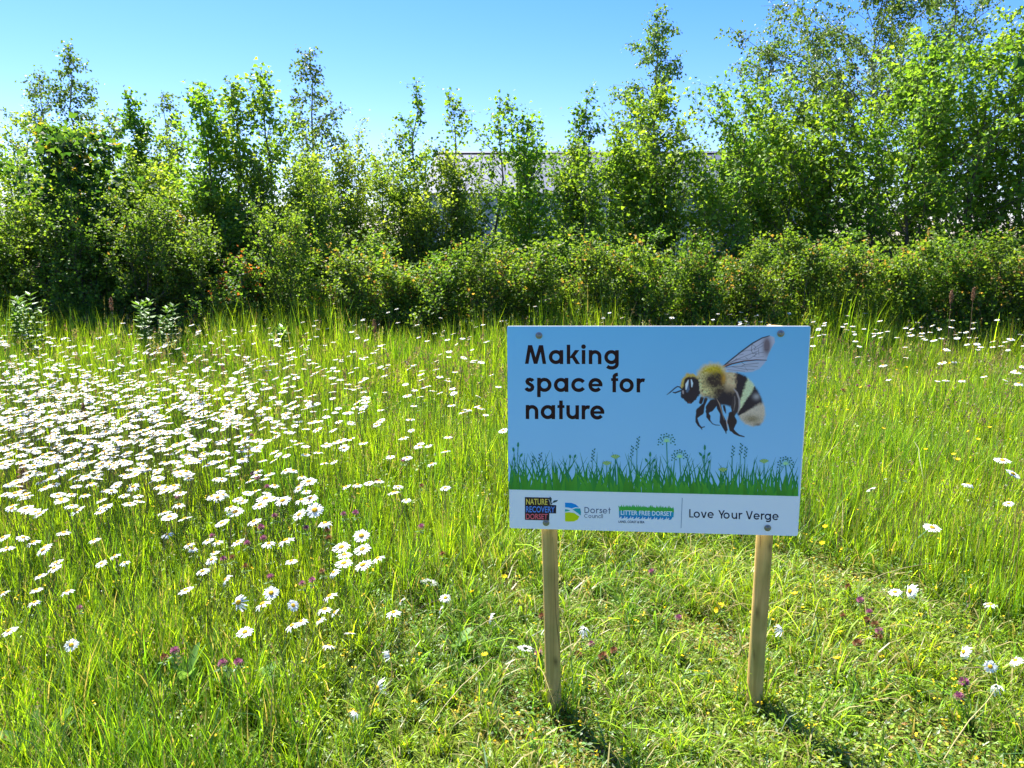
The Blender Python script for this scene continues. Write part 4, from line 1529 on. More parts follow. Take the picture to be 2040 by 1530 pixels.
def post_tuft(px, py, seed):
    """taller blades left standing round the foot of a post"""
    V, F, T = blades(1500, 1.8, 2.6, 3, 1.0, .0040, seed, .6, margin=.0, hmul=.95)
    c = at_z(px, py, 0)
    n = len(V) // 7
    r = np.random.default_rng(seed)
    V = V.reshape(n, 7, 3)[:200]
    n = len(V)
    a, d = r.uniform(0, 6.28, n), .028 + np.abs(r.normal(0, .05, n))
    root = np.stack([c[0] + d * np.cos(a), c[1] + .02 + d * np.sin(a), np.zeros(n)], 1)
    o = V[:, :2].mean(1)
    o[:, 2] = 0
    V = V - o[:, None] + root[:, None]
    return V.reshape(-1, 3), F[:n * 5], T[:n * 7]


def grass_object(name, label, sets):
    Vs, Fs, Ts, o = [], [], [], 0
    for V, F, T in sets:
        Vs.append(V)
        Fs.append(F + o)
        Ts.append(T)
        o += len(V)
    return link(name, make_mesh(name, np.concatenate(Vs), np.concatenate(Fs), MAT_GRASS, tint=np.concatenate(Ts)), kind="stuff", label=label, category="grass")


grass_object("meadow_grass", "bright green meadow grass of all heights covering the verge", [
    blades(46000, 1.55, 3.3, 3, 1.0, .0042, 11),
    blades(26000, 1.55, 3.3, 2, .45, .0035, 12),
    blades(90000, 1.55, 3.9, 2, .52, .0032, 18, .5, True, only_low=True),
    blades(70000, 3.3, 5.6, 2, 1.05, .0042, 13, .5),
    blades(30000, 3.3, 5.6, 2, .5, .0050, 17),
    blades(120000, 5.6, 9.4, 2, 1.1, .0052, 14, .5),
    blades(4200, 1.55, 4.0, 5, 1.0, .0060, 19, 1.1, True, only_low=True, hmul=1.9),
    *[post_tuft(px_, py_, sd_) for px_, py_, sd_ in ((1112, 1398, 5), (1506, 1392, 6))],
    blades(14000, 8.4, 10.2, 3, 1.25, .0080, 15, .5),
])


# low leafy plants: clover, trefoil and yarrow leaves between the grass
def herb_leaves(n, y0, y1, seed, size, zmax):
    x, y, r = scatter(n, y0, y1, seed)
    keep = r.uniform(0, 1, n) < (.6 + .4 * (1 - tall_field(x, y))) * np.clip(.7 + .5 * patch(x, y, 3.1, 2.2), .15, 1)
    x, y = x[keep], y[keep]
    n = len(x)
    z = ground_z(x, y) + r.uniform(.008, zmax, n) * (.6 + .9 * tall_field(x, y))
    P = np.stack([x, y, z], 1)
    a = r.uniform(0, 6.28, n)
    A = np.stack([np.cos(a), np.sin(a), r.normal(.15, .45, n)], 1)
    Nn = np.array([0, 0, 1.0]) + r.normal(0, .35, (n, 3))
    m = np.clip(.5 + .3 * patch(x, y, 2.1, 4.4) + r.normal(0, .22, n), 0, 1)[:, None]
    c = np.array([.08, .20, .016]) * (1 - m) + np.array([.28, .38, .024]) * m
    c = c * np.exp(r.normal(-.05, .3, (n, 1)))
    grey = (r.uniform(0, 1, n) < .10)[:, None]
    c = np.where(grey, np.array([.22, .28, .15]), c)
    return P, A, Nn, size * r.uniform(.5, 1.3, n), c


ps = [herb_leaves(48000, 1.55, 3.8, 31, .009, .05), herb_leaves(40000, 3.8, 6.5, 32, .020, .11)]
link("low_herb_leaves", leaves_mesh("low_herb_leaves", *[np.concatenate([p[i] for p in ps]) for i in range(5)], "ovate", MAT_HERB),
     kind="stuff", label="low clover and trefoil leaves between the grass", category="ground cover")
ps = [herb_leaves(70000, 1.55, 4.0, 35, .018, .075)]
link("feathery_herb_leaves", leaves_mesh("feathery_herb_leaves", *ps[0], "narrow", MAT_HERB),
     kind="stuff", label="narrow feathery leaves low in the meadow", category="ground cover")


# feathery seed heads of the grasses, brownish and pale
def seed_heads(n, y0, y1, seed):
    x, y, r = scatter(n, y0, y1, seed)
    keep = r.uniform(0, 1, n) < np.clip(tall_field(x, y), .06, 1) * np.clip(.55 + .45 * patch(x, y, 1.1, 3.0), .1, 1)
    x, y = x[keep], y[keep]
    n = len(x)
    k = 11
    top = r.uniform(.24, .42, n) + .15 * sst(7, 9, y)
    a, ln = r.uniform(0, 6.28, n), r.uniform(0, .35, n)
    L = r.uniform(.05, .11, n)
    t = r.uniform(0, 1, (n, k))
    d = np.stack([np.sin(ln) * np.cos(a), np.sin(ln) * np.sin(a), np.cos(ln)], 1)
    P = np.stack([x, y, ground_z(x, y)], 1)[:, None] + d[:, None] * (top[:, None] - L[:, None] * t)[..., None]
    P = P + r.normal(0, .005, (n, k, 3)) * (.4 + t[..., None])
    A = d[:, None] + r.normal(0, .45, (n, k, 3))
    cols = np.array([(.30, .24, .12), (.24, .15, .12), (.36, .34, .14), (.26, .28, .09)])
    c = np.repeat(cols[r.integers(0, 4, n)] * r.uniform(.7, 1.2, (n, 1)), k, 0)
    dist = np.repeat(np.clip(y / 4, .8, 1.8), k)
    return P.reshape(-1, 3), A.reshape(-1, 3), r.normal(0, 1, (n * k, 3)), .013 * dist, c


ps = [seed_heads(1100, 1.7, 4.2, 51), seed_heads(4200, 4.2, 9.4, 52)]
link("grass_seed_heads", leaves_mesh("grass_seed_heads", *[np.concatenate([p[i] for p in ps]) for i in range(5)], "narrow", MAT_HERB),
     kind="stuff", label="feathery brownish seed heads of the meadow grasses", category="seed heads")


# moss and dead thatch showing through where the grass is thin
x, y, r = scatter(60000, 1.55, 4.2, 61)
kp = r.uniform(0, 1, len(x)) < moss_field(x, y)
x, y = x[kp], y[kp]
n = len(x)
mc = np.array([(.42, .30, .03), (.34, .19, .04), (.40, .36, .05), (.22, .15, .06)])[r.integers(0, 4, n)] * r.uniform(.6, 1.2, (n, 1))
link("moss_patches", leaves_mesh("moss_patches", np.stack([x, y, ground_z(x, y) + r.uniform(.002, .02, n)], 1), r.normal(0, 1, (n, 3)) * [1, 1, .5],
     np.array([0, 0, 1.0]) + r.normal(0, .4, (n, 3)), r.uniform(.008, .022, n), mc, "narrow", MAT_HERB),
     kind="stuff", label="orange-yellow moss and dead thatch in thin spots around the posts", category="moss")


# thin brownish flowering stems and dry straws standing in the grass
def wiry(n, y0, y1, seed, hmin, hmax, wid, cols, lean_max=.3, tf_pow=1.0, only=None):
    x, y, r = scatter(n, y0, y1, seed)
    keep = r.uniform(0, 1, n) < np.clip(tall_field(x, y), .05, 1) ** tf_pow
    if only is not None:
        keep &= only(x, y)
    x, y = x[keep], y[keep]
    n = len(x)
    H = r.uniform(hmin, hmax, n)
    az, ln = r.uniform(0, 6.28, n), r.uniform(0, lean_max, n)
    s = np.linspace(0, 1, 4)
    hx = H[:, None] * np.sin(ln)[:, None] * s[None] ** 1.4
    Z = ground_z(x, y)[:, None] + H[:, None] * np.cos(ln)[:, None] * s[None]
    X, Y = x[:, None] + hx * np.cos(az)[:, None], y[:, None] + hx * np.sin(az)[:, None]
    w = wid * r.uniform(.7, 1.3, n)[:, None] * np.linspace(1, .6, 4)[None] / 2
    C = np.stack([X, Y, Z], 2)
    V = np.concatenate([C + np.stack([w, 0 * w, 0 * w], 2), C + np.stack([-w * .5, w * .85, 0 * w], 2), C + np.stack([-w * .5, -w * .85, 0 * w], 2)], 1)
    F = []
    for i in range(3):
        for a, b in ((0, 4), (4, 8), (8, 0)):
            F += [(a + i, b + i, b + i + 1), (a + i, b + i + 1, a + i + 1)]
    F = (np.arange(n)[:, None, None] * 12 + np.array(F)[None]).reshape(-1, 3)
    ci = r.integers(0, len(cols), n)
    T = np.repeat(np.array(cols)[ci] * r.uniform(.7, 1.2, (n, 1)), 12, 0)
    return V.reshape(-1, 3), F, T


sets = [wiry(1500, 1.6, 4.0, 41, .18, .44, .0024, [(.16, .12, .03), (.14, .10, .05), (.16, .2, .03), (.2, .11, .05)]),
        wiry(3000, 4.0, 9.3, 42, .25, .5, .0034, [(.18, .14, .03), (.2, .2, .04), (.16, .2, .03), (.2, .12, .05)])]
Vs, Fs, Ts, o_ = [], [], [], 0
for V, F, T in sets:
    Vs.append(V); Fs.append(F + o_); Ts.append(T); o_ += len(V)
link("dry_flower_stems", make_mesh("dry_flower_stems", np.concatenate(Vs), np.concatenate(Fs), MAT_STEM, tint=np.concatenate(Ts)),
     kind="stuff", label="thin brownish stems standing among the grass", category="stems")
# ------------------------------------------------------------------ flowers
def petal_ring(mb, n, r0, r1, w, droop, r, col, loss=0.0):
    """ray petals round a disc, 4 triangles each, slightly cupped and uneven"""
    for i in range(n):
        if r.uniform() < loss:
            continue
        a = 2 * math.pi * (i + r.uniform(-.25, .25)) / n
        L = r1 * r.uniform(.86, 1.06)
        dz = -droop * r.uniform(.3, 1.6) * L
        up = r.normal(.02, .05) * L
        d = np.array([math.cos(a), math.sin(a), 0])
        t = np.array([-math.sin(a), math.cos(a), 0])
        ww = w * r.uniform(.8, 1.15)
        m_ = r0 + (L - r0) * .6
        v = [d * r0 * .8 - t * ww * .25, d * r0 * .8 + t * ww * .25,
             d * m_ - t * ww * .5 + [0, 0, up + dz * .35], d * m_ + t * ww * .5 + [0, 0, up + dz * .35],
             d * L - t * ww * .30 + [0, 0, dz], d * L + t * ww * .30 + [0, 0, dz]]
        mb.add(v, [[0, 2, 3, 1], [2, 4, 5, 3]], np.array(col) * r.uniform(.93, 1.03))


def disc_dome(mb, rad, h, col, rings=3, sides=10, z0=.001):
    v = []
    for i in range(rings):
        t = i / rings
        v += [(rad * (1 - t ** 1.6) * math.cos(a), rad * (1 - t ** 1.6) * math.sin(a), z0 + h * math.sin(t * 1.57)) for a in np.arange(sides) * 2 * math.pi / sides]
    v.append((0, 0, z0 + h * .86))
    F = []
    for i in range(rings - 1):
        for j in range(sides):
            F.append([i * sides + j, i * sides + (j + 1) % sides, (i + 1) * sides + (j + 1) % sides, (i + 1) * sides + j])
    for j in range(sides):
        F.append([(rings - 1) * sides + j, (rings - 1) * sides + (j + 1) % sides, rings * sides])
    t = np.array([np.array(col) * (1 - .25 * (i // sides) / rings) for i in range(len(v))])
    mb.add(v, F, t)
    # green cup under the head
    v = [(rad * .95 * math.cos(a), rad * .95 * math.sin(a), -.0008) for a in np.arange(sides) * 2 * math.pi / sides] + [(0, 0, -rad * .9)]
    mb.add(v, [[(j + 1) % sides, j, sides] for j in range(sides)], (.10, .16, .03))


DR = .0325
PETALS, DISCS, STEMS, WHOLE = [], [], [], []
rv = np.random.default_rng(77)
for k in range(7):
    mb = MB()
    petal_ring(mb, 21 if k < 5 else 17, .0085, DR, .0066, (.06, .14, .25, .02, .4, .75, .16)[k], rv, (.84, .85, .86), loss=(.02, .05, .08, 0, .12, .15, .25)[k])
    PETALS.append(mb.mesh("petals", MAT_PETAL))
    mb = MB()
    disc_dome(mb, .0108, .0056, (.62, .36, .012), 3, 12)
    DISCS.append(mb.mesh("centre", MAT_DISC))
for k in range(5):
    mb = MB()
    s = np.linspace(0, 1, 6)
    bx, by = rv.normal(0, .03, 2)
    pts = np.stack([bx * np.sin(s * math.pi), by * np.sin(s * math.pi), s], 1)
    tube(mb, pts, [.0011] * 6, 4, (.13, .16, .04) if k % 2 else (.17, .12, .05), cap=False)
    STEMS.append(mb.mesh("stem", MAT_STEM))


def tilt_euler(nrm):
    return Vector(nrm).to_track_quat('Z', 'Y').to_euler()


def stem_matrix(foot, head):
    d = np.array(head) - np.array(foot)
    return d


def daisy(head, nrm, label, group, size=1.0, var=0, lean=None, height=None):
    """an oxeye daisy whose head is at `head`; thing > stem, petals, centre"""
    r = rv
    lean = r.normal(0, .05, 2) if lean is None else np.array(lean)
    foot = np.array([head[0] + lean[0], head[1] + lean[1], 0.0])
    foot[2] = float(ground_z(foot[0], foot[1])) - .01
    root = link("oxeye_daisy", None, loc=tuple(foot), label=label, category="daisy", group=group)
    h = np.array(head) - foot
    st = link("stem", STEMS[int(r.integers(0, 5))], root)
    st.rotation_euler = tilt_euler(h)
    st.scale = (1, 1, float(np.linalg.norm(h)) - .004)
    e = tilt_euler(nrm)
    pt = link("petals", PETALS[var], root, loc=tuple(h), rot=e)
    pt.scale = (size,) * 3
    ce = link("centre", DISCS[var], root, loc=tuple(h), rot=e)
    ce.scale = (size,) * 3
    return root


# nearest daisies, cluster by cluster: name of the place, height of the heads, list of (x, y, size in photo pixels, variant, normal or None)
UP = None
CAMW = (-.1, -.85, .5)
AWAY = (.1, .75, .6)
SIDE = (-.95, .1, .25)
CL = [
    ("large knot beside the sign's lower left corner", .36, [(665, 1140, 26, 4, (-.5, -.2, .8)), (680, 1090, 40, 0, (-.15, -.25, 1)), (685, 1122, 40, 0, (-.1, -.1, 1)), (686, 1105, 34, 1, UP), (720, 1067, 36, 3, (.05, -.5, .9)), (722, 1094, 40, 0, (-.25, -.25, 1)), (723, 1125, 40, 1, (-.3, -.2, 1)), (753, 1112, 30, 2, (-.45, .05, 1))]),
    ("bright row above the red clovers", .38, [(469, 1020, 38, 0, (-.15, -.2, 1)), (506, 1039, 32, 1, (-.3, -.1, 1)), (518, 1006, 36, 0, (-.2, -.15, 1)), (529, 993, 40, 0, (-.05, -.15, 1)), (563, 997, 36, 1, (-.2, -.3, 1)), (596, 1025, 34, 0, (-.45, -.4, .9)), (615, 959, 36, 0, (-.1, -.2, 1)), (618, 993, 36, 0, (-.15, -.15, 1)), (627, 1016, 38, 3, (.1, -.7, .8)), (647, 1042, 32, 4, (-.1, .1, 1))]),
    ("loose group between the left clovers", .33, [(333, 1065, 26, 2, UP), (376, 1085, 24, 2, UP), (384, 1094, 20, 4, UP), (404, 1138, 30, 1, (-.15, -.1, 1)), (414, 1077, 26, 1, UP), (421, 1115, 26, 2, (-.2, -.4, 1)), (427, 1101, 22, 1, UP), (433, 1080, 26, 2, UP), (474, 1080, 32, 0, (-.4, -.1, 1)), (535, 1083, 30, 2, UP), (570, 1076, 38, 2, (-.4, .1, 1)), (580, 1118, 28, 1, UP)]),
    ("scatter at the far left foreground", .34, [(6, 1071, 28, 1, (-.3, -.2, 1)), (14, 1093, 32, 0, UP), (67, 1080, 30, 2, UP), (80, 1023, 34, 0, (-.5, -.2, 1)), (80, 1147, 28, 1, (-.3, 0, 1)), (90, 1088, 30, 2, (-.5, 0, 1)), (108, 1132, 30, 1, (-.3, -.2, 1)), (112, 1121, 30, 0, UP), (153, 1018, 36, 0, (-.5, -.2, 1)), (188, 1076, 26, 1, UP), (202, 1123, 26, 0, (-.2, -.3, 1)), (229, 1107, 24, 2, (-.4, 0, 1)), (248, 1121, 22, 2, UP)]),
    ("few small ones low at left edge", .26, [(6, 1182, 30, 2, (-.6, .1, .8)), (18, 1257, 36, 1, (-.35, -.1, 1)), (69, 1200, 28, 2, UP), (72, 1175, 28, 1, UP), (135, 1178, 30, 2, (-.3, .1, 1)), (142, 1285, 30, 3, (.2, -.6, .8))]),
    ("small group above the dark dock leaves", .28, [(370, 1176, 34, 0, (-.3, -.05, 1)), (449, 1155, 30, 4, (-.8, -.1, .5)), (475, 1200, 36, 5, CAMW), (488, 1259, 36, 0, (-.05, -.25, 1)), (523, 1203, 38, 2, (-.5, .1, 1)), (540, 1181, 34, 3, (.2, -.55, .85)), (584, 1206, 28, 3, (.6, -.4, .7))]),
    ("lean-over group left of the left post", .24, [(582, 1246, 34, 2, (-.45, 0, 1)), (600, 1238, 28, 4, (-.4, 0, 1)), (637, 1235, 20, 4, (-.6, .1, .8)), (647, 1214, 34, 2, (-.2, .15, 1)), (655, 1286, 24, 4, (.1, .4, .9)), (657, 1187, 34, 2, (-.5, .1, 1)), (667, 1220, 22, 6, (-.7, 0, .7)), (698, 1261, 18, 6, (0, .5, .8)), (784, 1220, 34, 2, (-.2, .1, 1))]),
    ("drooping scatter around the left post's foot", .10, [(708, 1420, 22, 5, (.2, .8, .4)), (753, 1370, 34, 5, (-.8, -.6, .1)), (777, 1305, 26, 5, (.9, .1, .2)), (800, 1198, 24, 6, (-.8, .3, .4)), (855, 1160, 38, 3, AWAY), (878, 1215, 18, 6, (-.9, .2, .2)), (887, 1191, 26, 1, (0, -.3, 1)), (976, 1231, 26, 4, SIDE), (1047, 1291, 36, 3, AWAY), (1165, 1253, 26, 5, (.2, .9, .3))]),
    ("fallen scatter right of the right post", .12, [(1556, 1253, 26, 5, (.9, .5, .2)), (1783, 1179, 28, 1, UP), (1813, 1177, 34, 4, (-.9, -.1, .35)), (1920, 1298, 32, 4, (-.85, .1, .4)), (1973, 1204, 28, 2, (-.1, .1, 1)), (1973, 1328, 28, 3, (-.5, -.7, .4)), (1985, 1366, 30, 5, AWAY), (2023, 1315, 30, 4, (-.5, .2, .7))]),
    ("scatter level with the sign at right", .34, [(1735, 975, 24, 3, (-.3, .6, .7)), (1759, 728, 18, 1, UP), (1815, 668, 26, 0, UP), (1857, 1051, 36, 0, (0, -.2, 1)), (1877, 723, 24, 0, UP), (1917, 758, 16, 2, UP), (1929, 965, 26, 4, (.3, .2, .9)), (1997, 917, 34, 0, (0, -.1, 1)), (2009, 1003, 22, 1, UP), (2014, 676, 38, 0, (0, -.25, 1)), (2018, 944, 32, 3, (.3, -.3, .9)), (2030, 764, 20, 2, UP)]),
]
ORD = ["first", "second", "third", "fourth", "fifth", "sixth", "seventh", "eighth", "ninth", "tenth", "eleventh", "twelfth", "thirteenth"]
n_named = 0
for place, hz, items in CL:
    items = sorted(items, key=lambda q: q[0])
    for i, (x, y, s, var, nrm) in enumerate(items):
        z = hz * (1 + .12 * math.sin(x * 1.3 + y))
        if y < 800:
            z = .42
        p = at_z(x, y, z)
        depth = (p - CAM) @ FWD
        size = min(1.25, max(.6, s / FPX * depth / (2 * DR) * .93))
        if nrm is None:
            nrm = (-.2 + .12 * math.sin(x), -.03 + .08 * math.cos(y), 1)
        ln = None
        if hz < .2:
            a = math.radians((x * 37 + y * 11) % 360)
            ln = (.16 * math.cos(a), .16 * math.sin(a))
        daisy(p, nrm, "%s from left, oxeye daisy in the %s" % (ORD[i], place), "oxeye daisies in the meadow", size, var, ln)
        n_named += 1

# the drift: sampled like the photograph's density, then the nearest become single plants
rd = np.random.default_rng(4242)
heads = []


def field(n, fn, x0, x1, y0, y1, zlo=.36, zhi=.50):
    k = 0
    while k < n:
        x, y = rd.uniform(x0, x1), rd.uniform(y0, y1)
        if rd.uniform() < fn(x, y):
            z = rd.uniform(zlo, zhi)
            p = at_z(x, y, z)
            if p[1] < 9.3:
                heads.append((p, y, x))
                k += 1


field(900, lambda x, y: math.exp(-((x - 90) / 370) ** 2) * math.exp(-((y - 845) / 112) ** 2), -60, 700, 660, 1100, .33, .46)
field(620, lambda x, y: (1 - max(0, x - 500) / 620) * math.exp(-((y - 765) / 85) ** 2), -60, 1005, 650, 985)
field(80, lambda x, y: 1, -60, 1010, 632, 690, .42, .62)
field(60, lambda x, y: 1 - (x - 200) / 900, 200, 1000, 880, 1000, .34, .42)
field(115, lambda x, y: math.exp(-((y - 640) / 42) ** 2), 1380, 2100, 575, 720, .42, .62)
field(45, lambda x, y: (x - 1600) / 500, 1640, 2100, 660, 760, .38, .5)
field(14, lambda x, y: 1, 640, 1400, 600, 640, .5, .7)
heads.sort(key=lambda q: (q[0] - CAM) @ FWD)
N_IND = 300 - n_named


def whole_daisy(mb, mbd, mbs, p, nrm, size, r, npet=13):
    q = Vector(nrm).to_track_quat('Z', 'Y').to_matrix()
    Rm = np.array(q)
    a = MB()
    petal_ring(a, npet, .008, DR, .0092, .08, r, (.84, .85, .86), .04)
    V = np.concatenate(a.V) * size @ Rm.T + p
    mb.V.append(V); mb.T.append(np.concatenate(a.T))
    for k, f in a.F.items():
        mb.F.setdefault(k, []).extend([[i + mb.n for i in poly] for poly in f])
    mb.n += len(V)
    a = MB()
    disc_dome(a, .0106, .0056, (.62, .36, .012), 2, 7)
    V = np.concatenate(a.V) * size @ Rm.T + p
    mbd.V.append(V); mbd.T.append(np.concatenate(a.T))
    for k, f in a.F.items():
        mbd.F.setdefault(k, []).extend([[i + mbd.n for i in poly] for poly in f])
    mbd.n += len(V)
    f = np.array([p[0] + r.normal(0, .03), p[1] + r.normal(0, .03), 0])
    tube(mbs, [f, (f + p) / 2 + r.normal(0, .008, 3), p - np.array(nrm) * .004], [.0016] * 3, 3, (.15, .15, .04), cap=False)


def nrm_of(r):
    v = np.array([-.13 + r.normal(0, .2), -.03 + r.normal(0, .14), 1.0])
    return tuple(v / np.linalg.norm(v))


rest = heads[N_IND:]
for p, y, x in heads[:N_IND]:
    if x < 1010:
        side = "left third" if x < 220 else ("middle" if x < 480 else "right third")
        lab = "small white oxeye daisy in the near half of the dense drift, its %s" % side
        gr = "oxeye daisies in the near half of the drift, %s" % side
    else:
        lab = "white oxeye daisy in the grass right of the sign, short of the far fringe"
        gr = "oxeye daisies right of the sign"
    daisy(p, nrm_of(rd), lab, gr, float(rd.uniform(.62, .96)), int(rd.choice([0, 1, 2, 3, 6])))
mp, md, ms = MB(), MB(), MB()
for p, y, x in rest:
    whole_daisy(mp, md, ms, p, nrm_of(rd), float(rd.uniform(.66, 1.0)), rd)
far = link("far_oxeye_daisies", None, kind="stuff", category="daisies", label="far half of the white daisy drift, thinning towards the hedge")
for nm, b, m in (("petals", mp, MAT_PETAL), ("centres", md, MAT_DISC), ("stems", ms, MAT_STEM)):
    o = link(nm, b.mesh(nm, m), far, kind="stuff")


# red clover
def clover_meshes(col, dead=False):
    mb = MB()
    r = np.random.default_rng(3 if dead else 8)
    n = 70
    for i in range(n):
        t = (i + .5) / n
        ph = i * 2.39996
        th = math.acos(1 - 1.75 * t)
        d = np.array([math.sin(th) * math.cos(ph), math.sin(th) * math.sin(ph), math.cos(th)])
        u = d + np.array([0, 0, .6])
        u /= np.linalg.norm(u)
        s = np.cross(u, [0, 0, 1.0])
        s = s / (np.linalg.norm(s) + 1e-6)
        b0 = d * .0055
        L = .0085 * r.uniform(.8, 1.2)
        c = np.array(col) * r.uniform(.7, 1.25)
        mb.add([b0 - s * .0012, b0 + s * .0012, b0 + u * L + s * .0016, b0 + u * L * 1.15, b0 + u * L - s * .0016], [[0, 1, 2, 3, 4]], c)
    return mb.mesh("flower_head", MAT_FLOWER)


CLOV, CLOVD = clover_meshes((.31, .10, .18)), clover_meshes((.19, .085, .035), True)
mb = MB()
for i in range(3):
    a = i * 2.1
    d = np.array([math.cos(a), math.sin(a), -.15])
    t = np.array([-math.sin(a), math.cos(a), 0])
    mb.add([d * .001, d * .012 + t * .006, d * .024, d * .012 - t * .006], [[0, 1, 2, 3]], (.09, .19, .03))
TREFOIL = mb.mesh("leaf", MAT_HERB)


def clover(p, label, dead, size=1.0):
    foot = np.array([p[0] + rv.normal(0, .03), p[1] + rv.normal(0, .03), 0.0])
    root = link("red_clover", None, loc=tuple(foot), label=label, category="clover", group="red clovers in the meadow")
    h = p - foot
    st = link("stem", STEMS[int(rv.integers(0, 5))], root, rot=tilt_euler(h))
    st.scale = (1, 1, float(np.linalg.norm(h)))
    fh = link("flower_head", CLOVD if dead else CLOV, root, loc=tuple(h), rot=(rv.normal(0, .25), rv.normal(0, .25), rv.uniform(0, 6)))
    fh.scale = (size,) * 3
    lf = link("leaf", TREFOIL, root, loc=tuple(h * .93), rot=(0, 0, rv.uniform(0, 6)))
    lf.scale = (size,) * 3


CLOVERS = [
    ("clovers in the bright daisy row", .30, [(355, 990, 0), (501, 868, 0), (504, 944, 0), (513, 952, 0), (532, 971, 0), (547, 1029, 0), (610, 1053, 0), (653, 1057, 1), (655, 1073, 1), (684, 1025, 0), (708, 1022, 0)]),
    ("clovers below the left daisy row", .27, [(423, 1068, 0), (445, 1114, 0), (463, 1111, 1), (488, 1129, 1), (492, 1083, 0), (520, 1050, 0), (525, 1073, 0), (539, 1150, 0), (602, 1163, 0), (622, 1156, 0), (641, 1139, 1)]),
    ("large dark clovers at the bottom left", .22, [(158, 1212, 0), (327, 1310, 1), (348, 1297, 0), (444, 1322, 0), (474, 1320, 0)]),
    ("clovers just left of the sign board", .26, [(751, 960, 1), (803, 918, 0), (839, 1050, 0), (840, 968, 1), (882, 1104, 1)]),
    ("clovers between the two posts", .07, [(1072, 1300, 0), (1081, 1229, 1), (1152, 1304, 1), (1179, 1284, 0), (1200, 1307, 1), (1223, 1297, 1), (1298, 1139, 0), (1351, 1231, 0)]),
    ("knot of clovers right of the right post", .09, [(1680, 1228, 1), (1690, 1170, 1), (1708, 1282, 1), (1714, 1196, 0), (1726, 1235, 1), (1732, 1220, 0), (1743, 1245, 1), (1750, 1270, 1), (1752, 1258, 0)]),
    ("pair of pink clovers at the bottom right", .10, [(1910, 1389, 0), (1920, 1358, 0)]),
    ("small clovers beside the sign's right edge", .34, [(1629, 812, 1), (1680, 778, 1), (1693, 753, 1), (1708, 768, 0), (1712, 745, 1), (1731, 770, 0)]),
]
for place, hz, items in CLOVERS:
    for i, (x, y, dead) in enumerate(sorted(items)):
        p = at_z(x, y, hz)
        clover(p, "%s from left, %s head of the %s" % (ORD[i], "brown faded" if dead else "purple-pink", place), dead, rv.uniform(.85, 1.2))

# buttercups
mb = MB()
for i in range(5):
    a = i * 2 * math.pi / 5
    d = np.array([math.cos(a), math.sin(a), 0])
    t = np.array([-math.sin(a), math.cos(a), 0])
    mb.add([d * .001, d * .006 - t * .0055 + [0, 0, .003], d * .0115 - t * .0045 + [0, 0, .007], d * .0115 + t * .0045 + [0, 0, .007], d * .006 + t * .0055 + [0, 0, .003]],
           [[0, 1, 2, 3, 4]], (.85, .62, .01))
BPET = mb.mesh("petals", MAT_FLOWER)
mb = MB()
disc_dome(mb, .0035, .003, (.7, .5, .02), 2, 8)
BDISC = mb.mesh("centre", MAT_DISC)
BUTTER = [
    ("buttercups just right of the sign's lower corner", .16, [(1584, 1184), (1638, 1083), (1644, 1050), (1668, 1313)]),
    ("buttercups in the short grass between the posts", .06, [(1429, 1215), (1436, 1206)]),
    ("buttercups halfway up the right grass", .33, [(1759, 854), (1844, 896), (1900, 906), (1908, 916), (1929, 860), (1948, 876), (1971, 852)]),
    ("tiny buttercups beside the sign's upper right edge", .36, [(1607, 790), (1622, 753), (1687, 817), (1715, 772), (1785, 737), (1806, 732), (1877, 699), (1891, 723), (1937, 692)]),
    ("buttercups left of the left post", .10, [(966, 1306), (940, 1180), (1005, 1150)]),
]
for place, hz, items in BUTTER:
    for i, (x, y) in enumerate(sorted(items)):
        p = at_z(x, y, hz)
        foot = np.array([p[0] + rv.normal(0, .02), p[1] + rv.normal(0, .02), 0.0])
        root = link("buttercup", None, loc=tuple(foot), label="%s from left, yellow flower of the %s" % (ORD[i], place), category="buttercup", group="buttercups in the meadow")
        h = p - foot
        st = link("stem", STEMS[1], root, rot=tilt_euler(h))
        st.scale = (.8, .8, float(np.linalg.norm(h)))
        e = (rv.normal(0, .3), rv.normal(-.1, .3), 0)
        link("petals", BPET, root, loc=tuple(h), rot=e)
        link("centre", BDISC, root, loc=tuple(h), rot=e)

# tiny yellow trefoil flowers dotted through the short grass
x, y, r = scatter(1500, 1.6, 6.0, 91)
keep = (r.uniform(0, 1, len(x)) < (.25 + .75 * (1 - tall_field(x, y))))
x, y = x[keep], y[keep]
n = len(x)
P = np.stack([x, y, ground_z(x, y) + r.uniform(.03, .10, n) * (1 + 1.6 * tall_field(x, y))], 1)
reps = 3
P = np.repeat(P, reps, 0) + r.normal(0, .003, (n * reps, 3))
A = r.normal(0, 1, (n * reps, 3)) * [1, 1, .4]
link("trefoil_flowers", leaves_mesh("trefoil_flowers", P, A, np.tile([0, 0, 1.0], (n * reps, 1)) + r.normal(0, .3, (n * reps, 3)),
     np.full(n * reps, .0085), np.tile([.80, .55, .01], (n * reps, 1)), "ovate", MAT_FLOWER),
     kind="stuff", label="tiny yellow trefoil flowers dotted through the short grass", category="flowers")


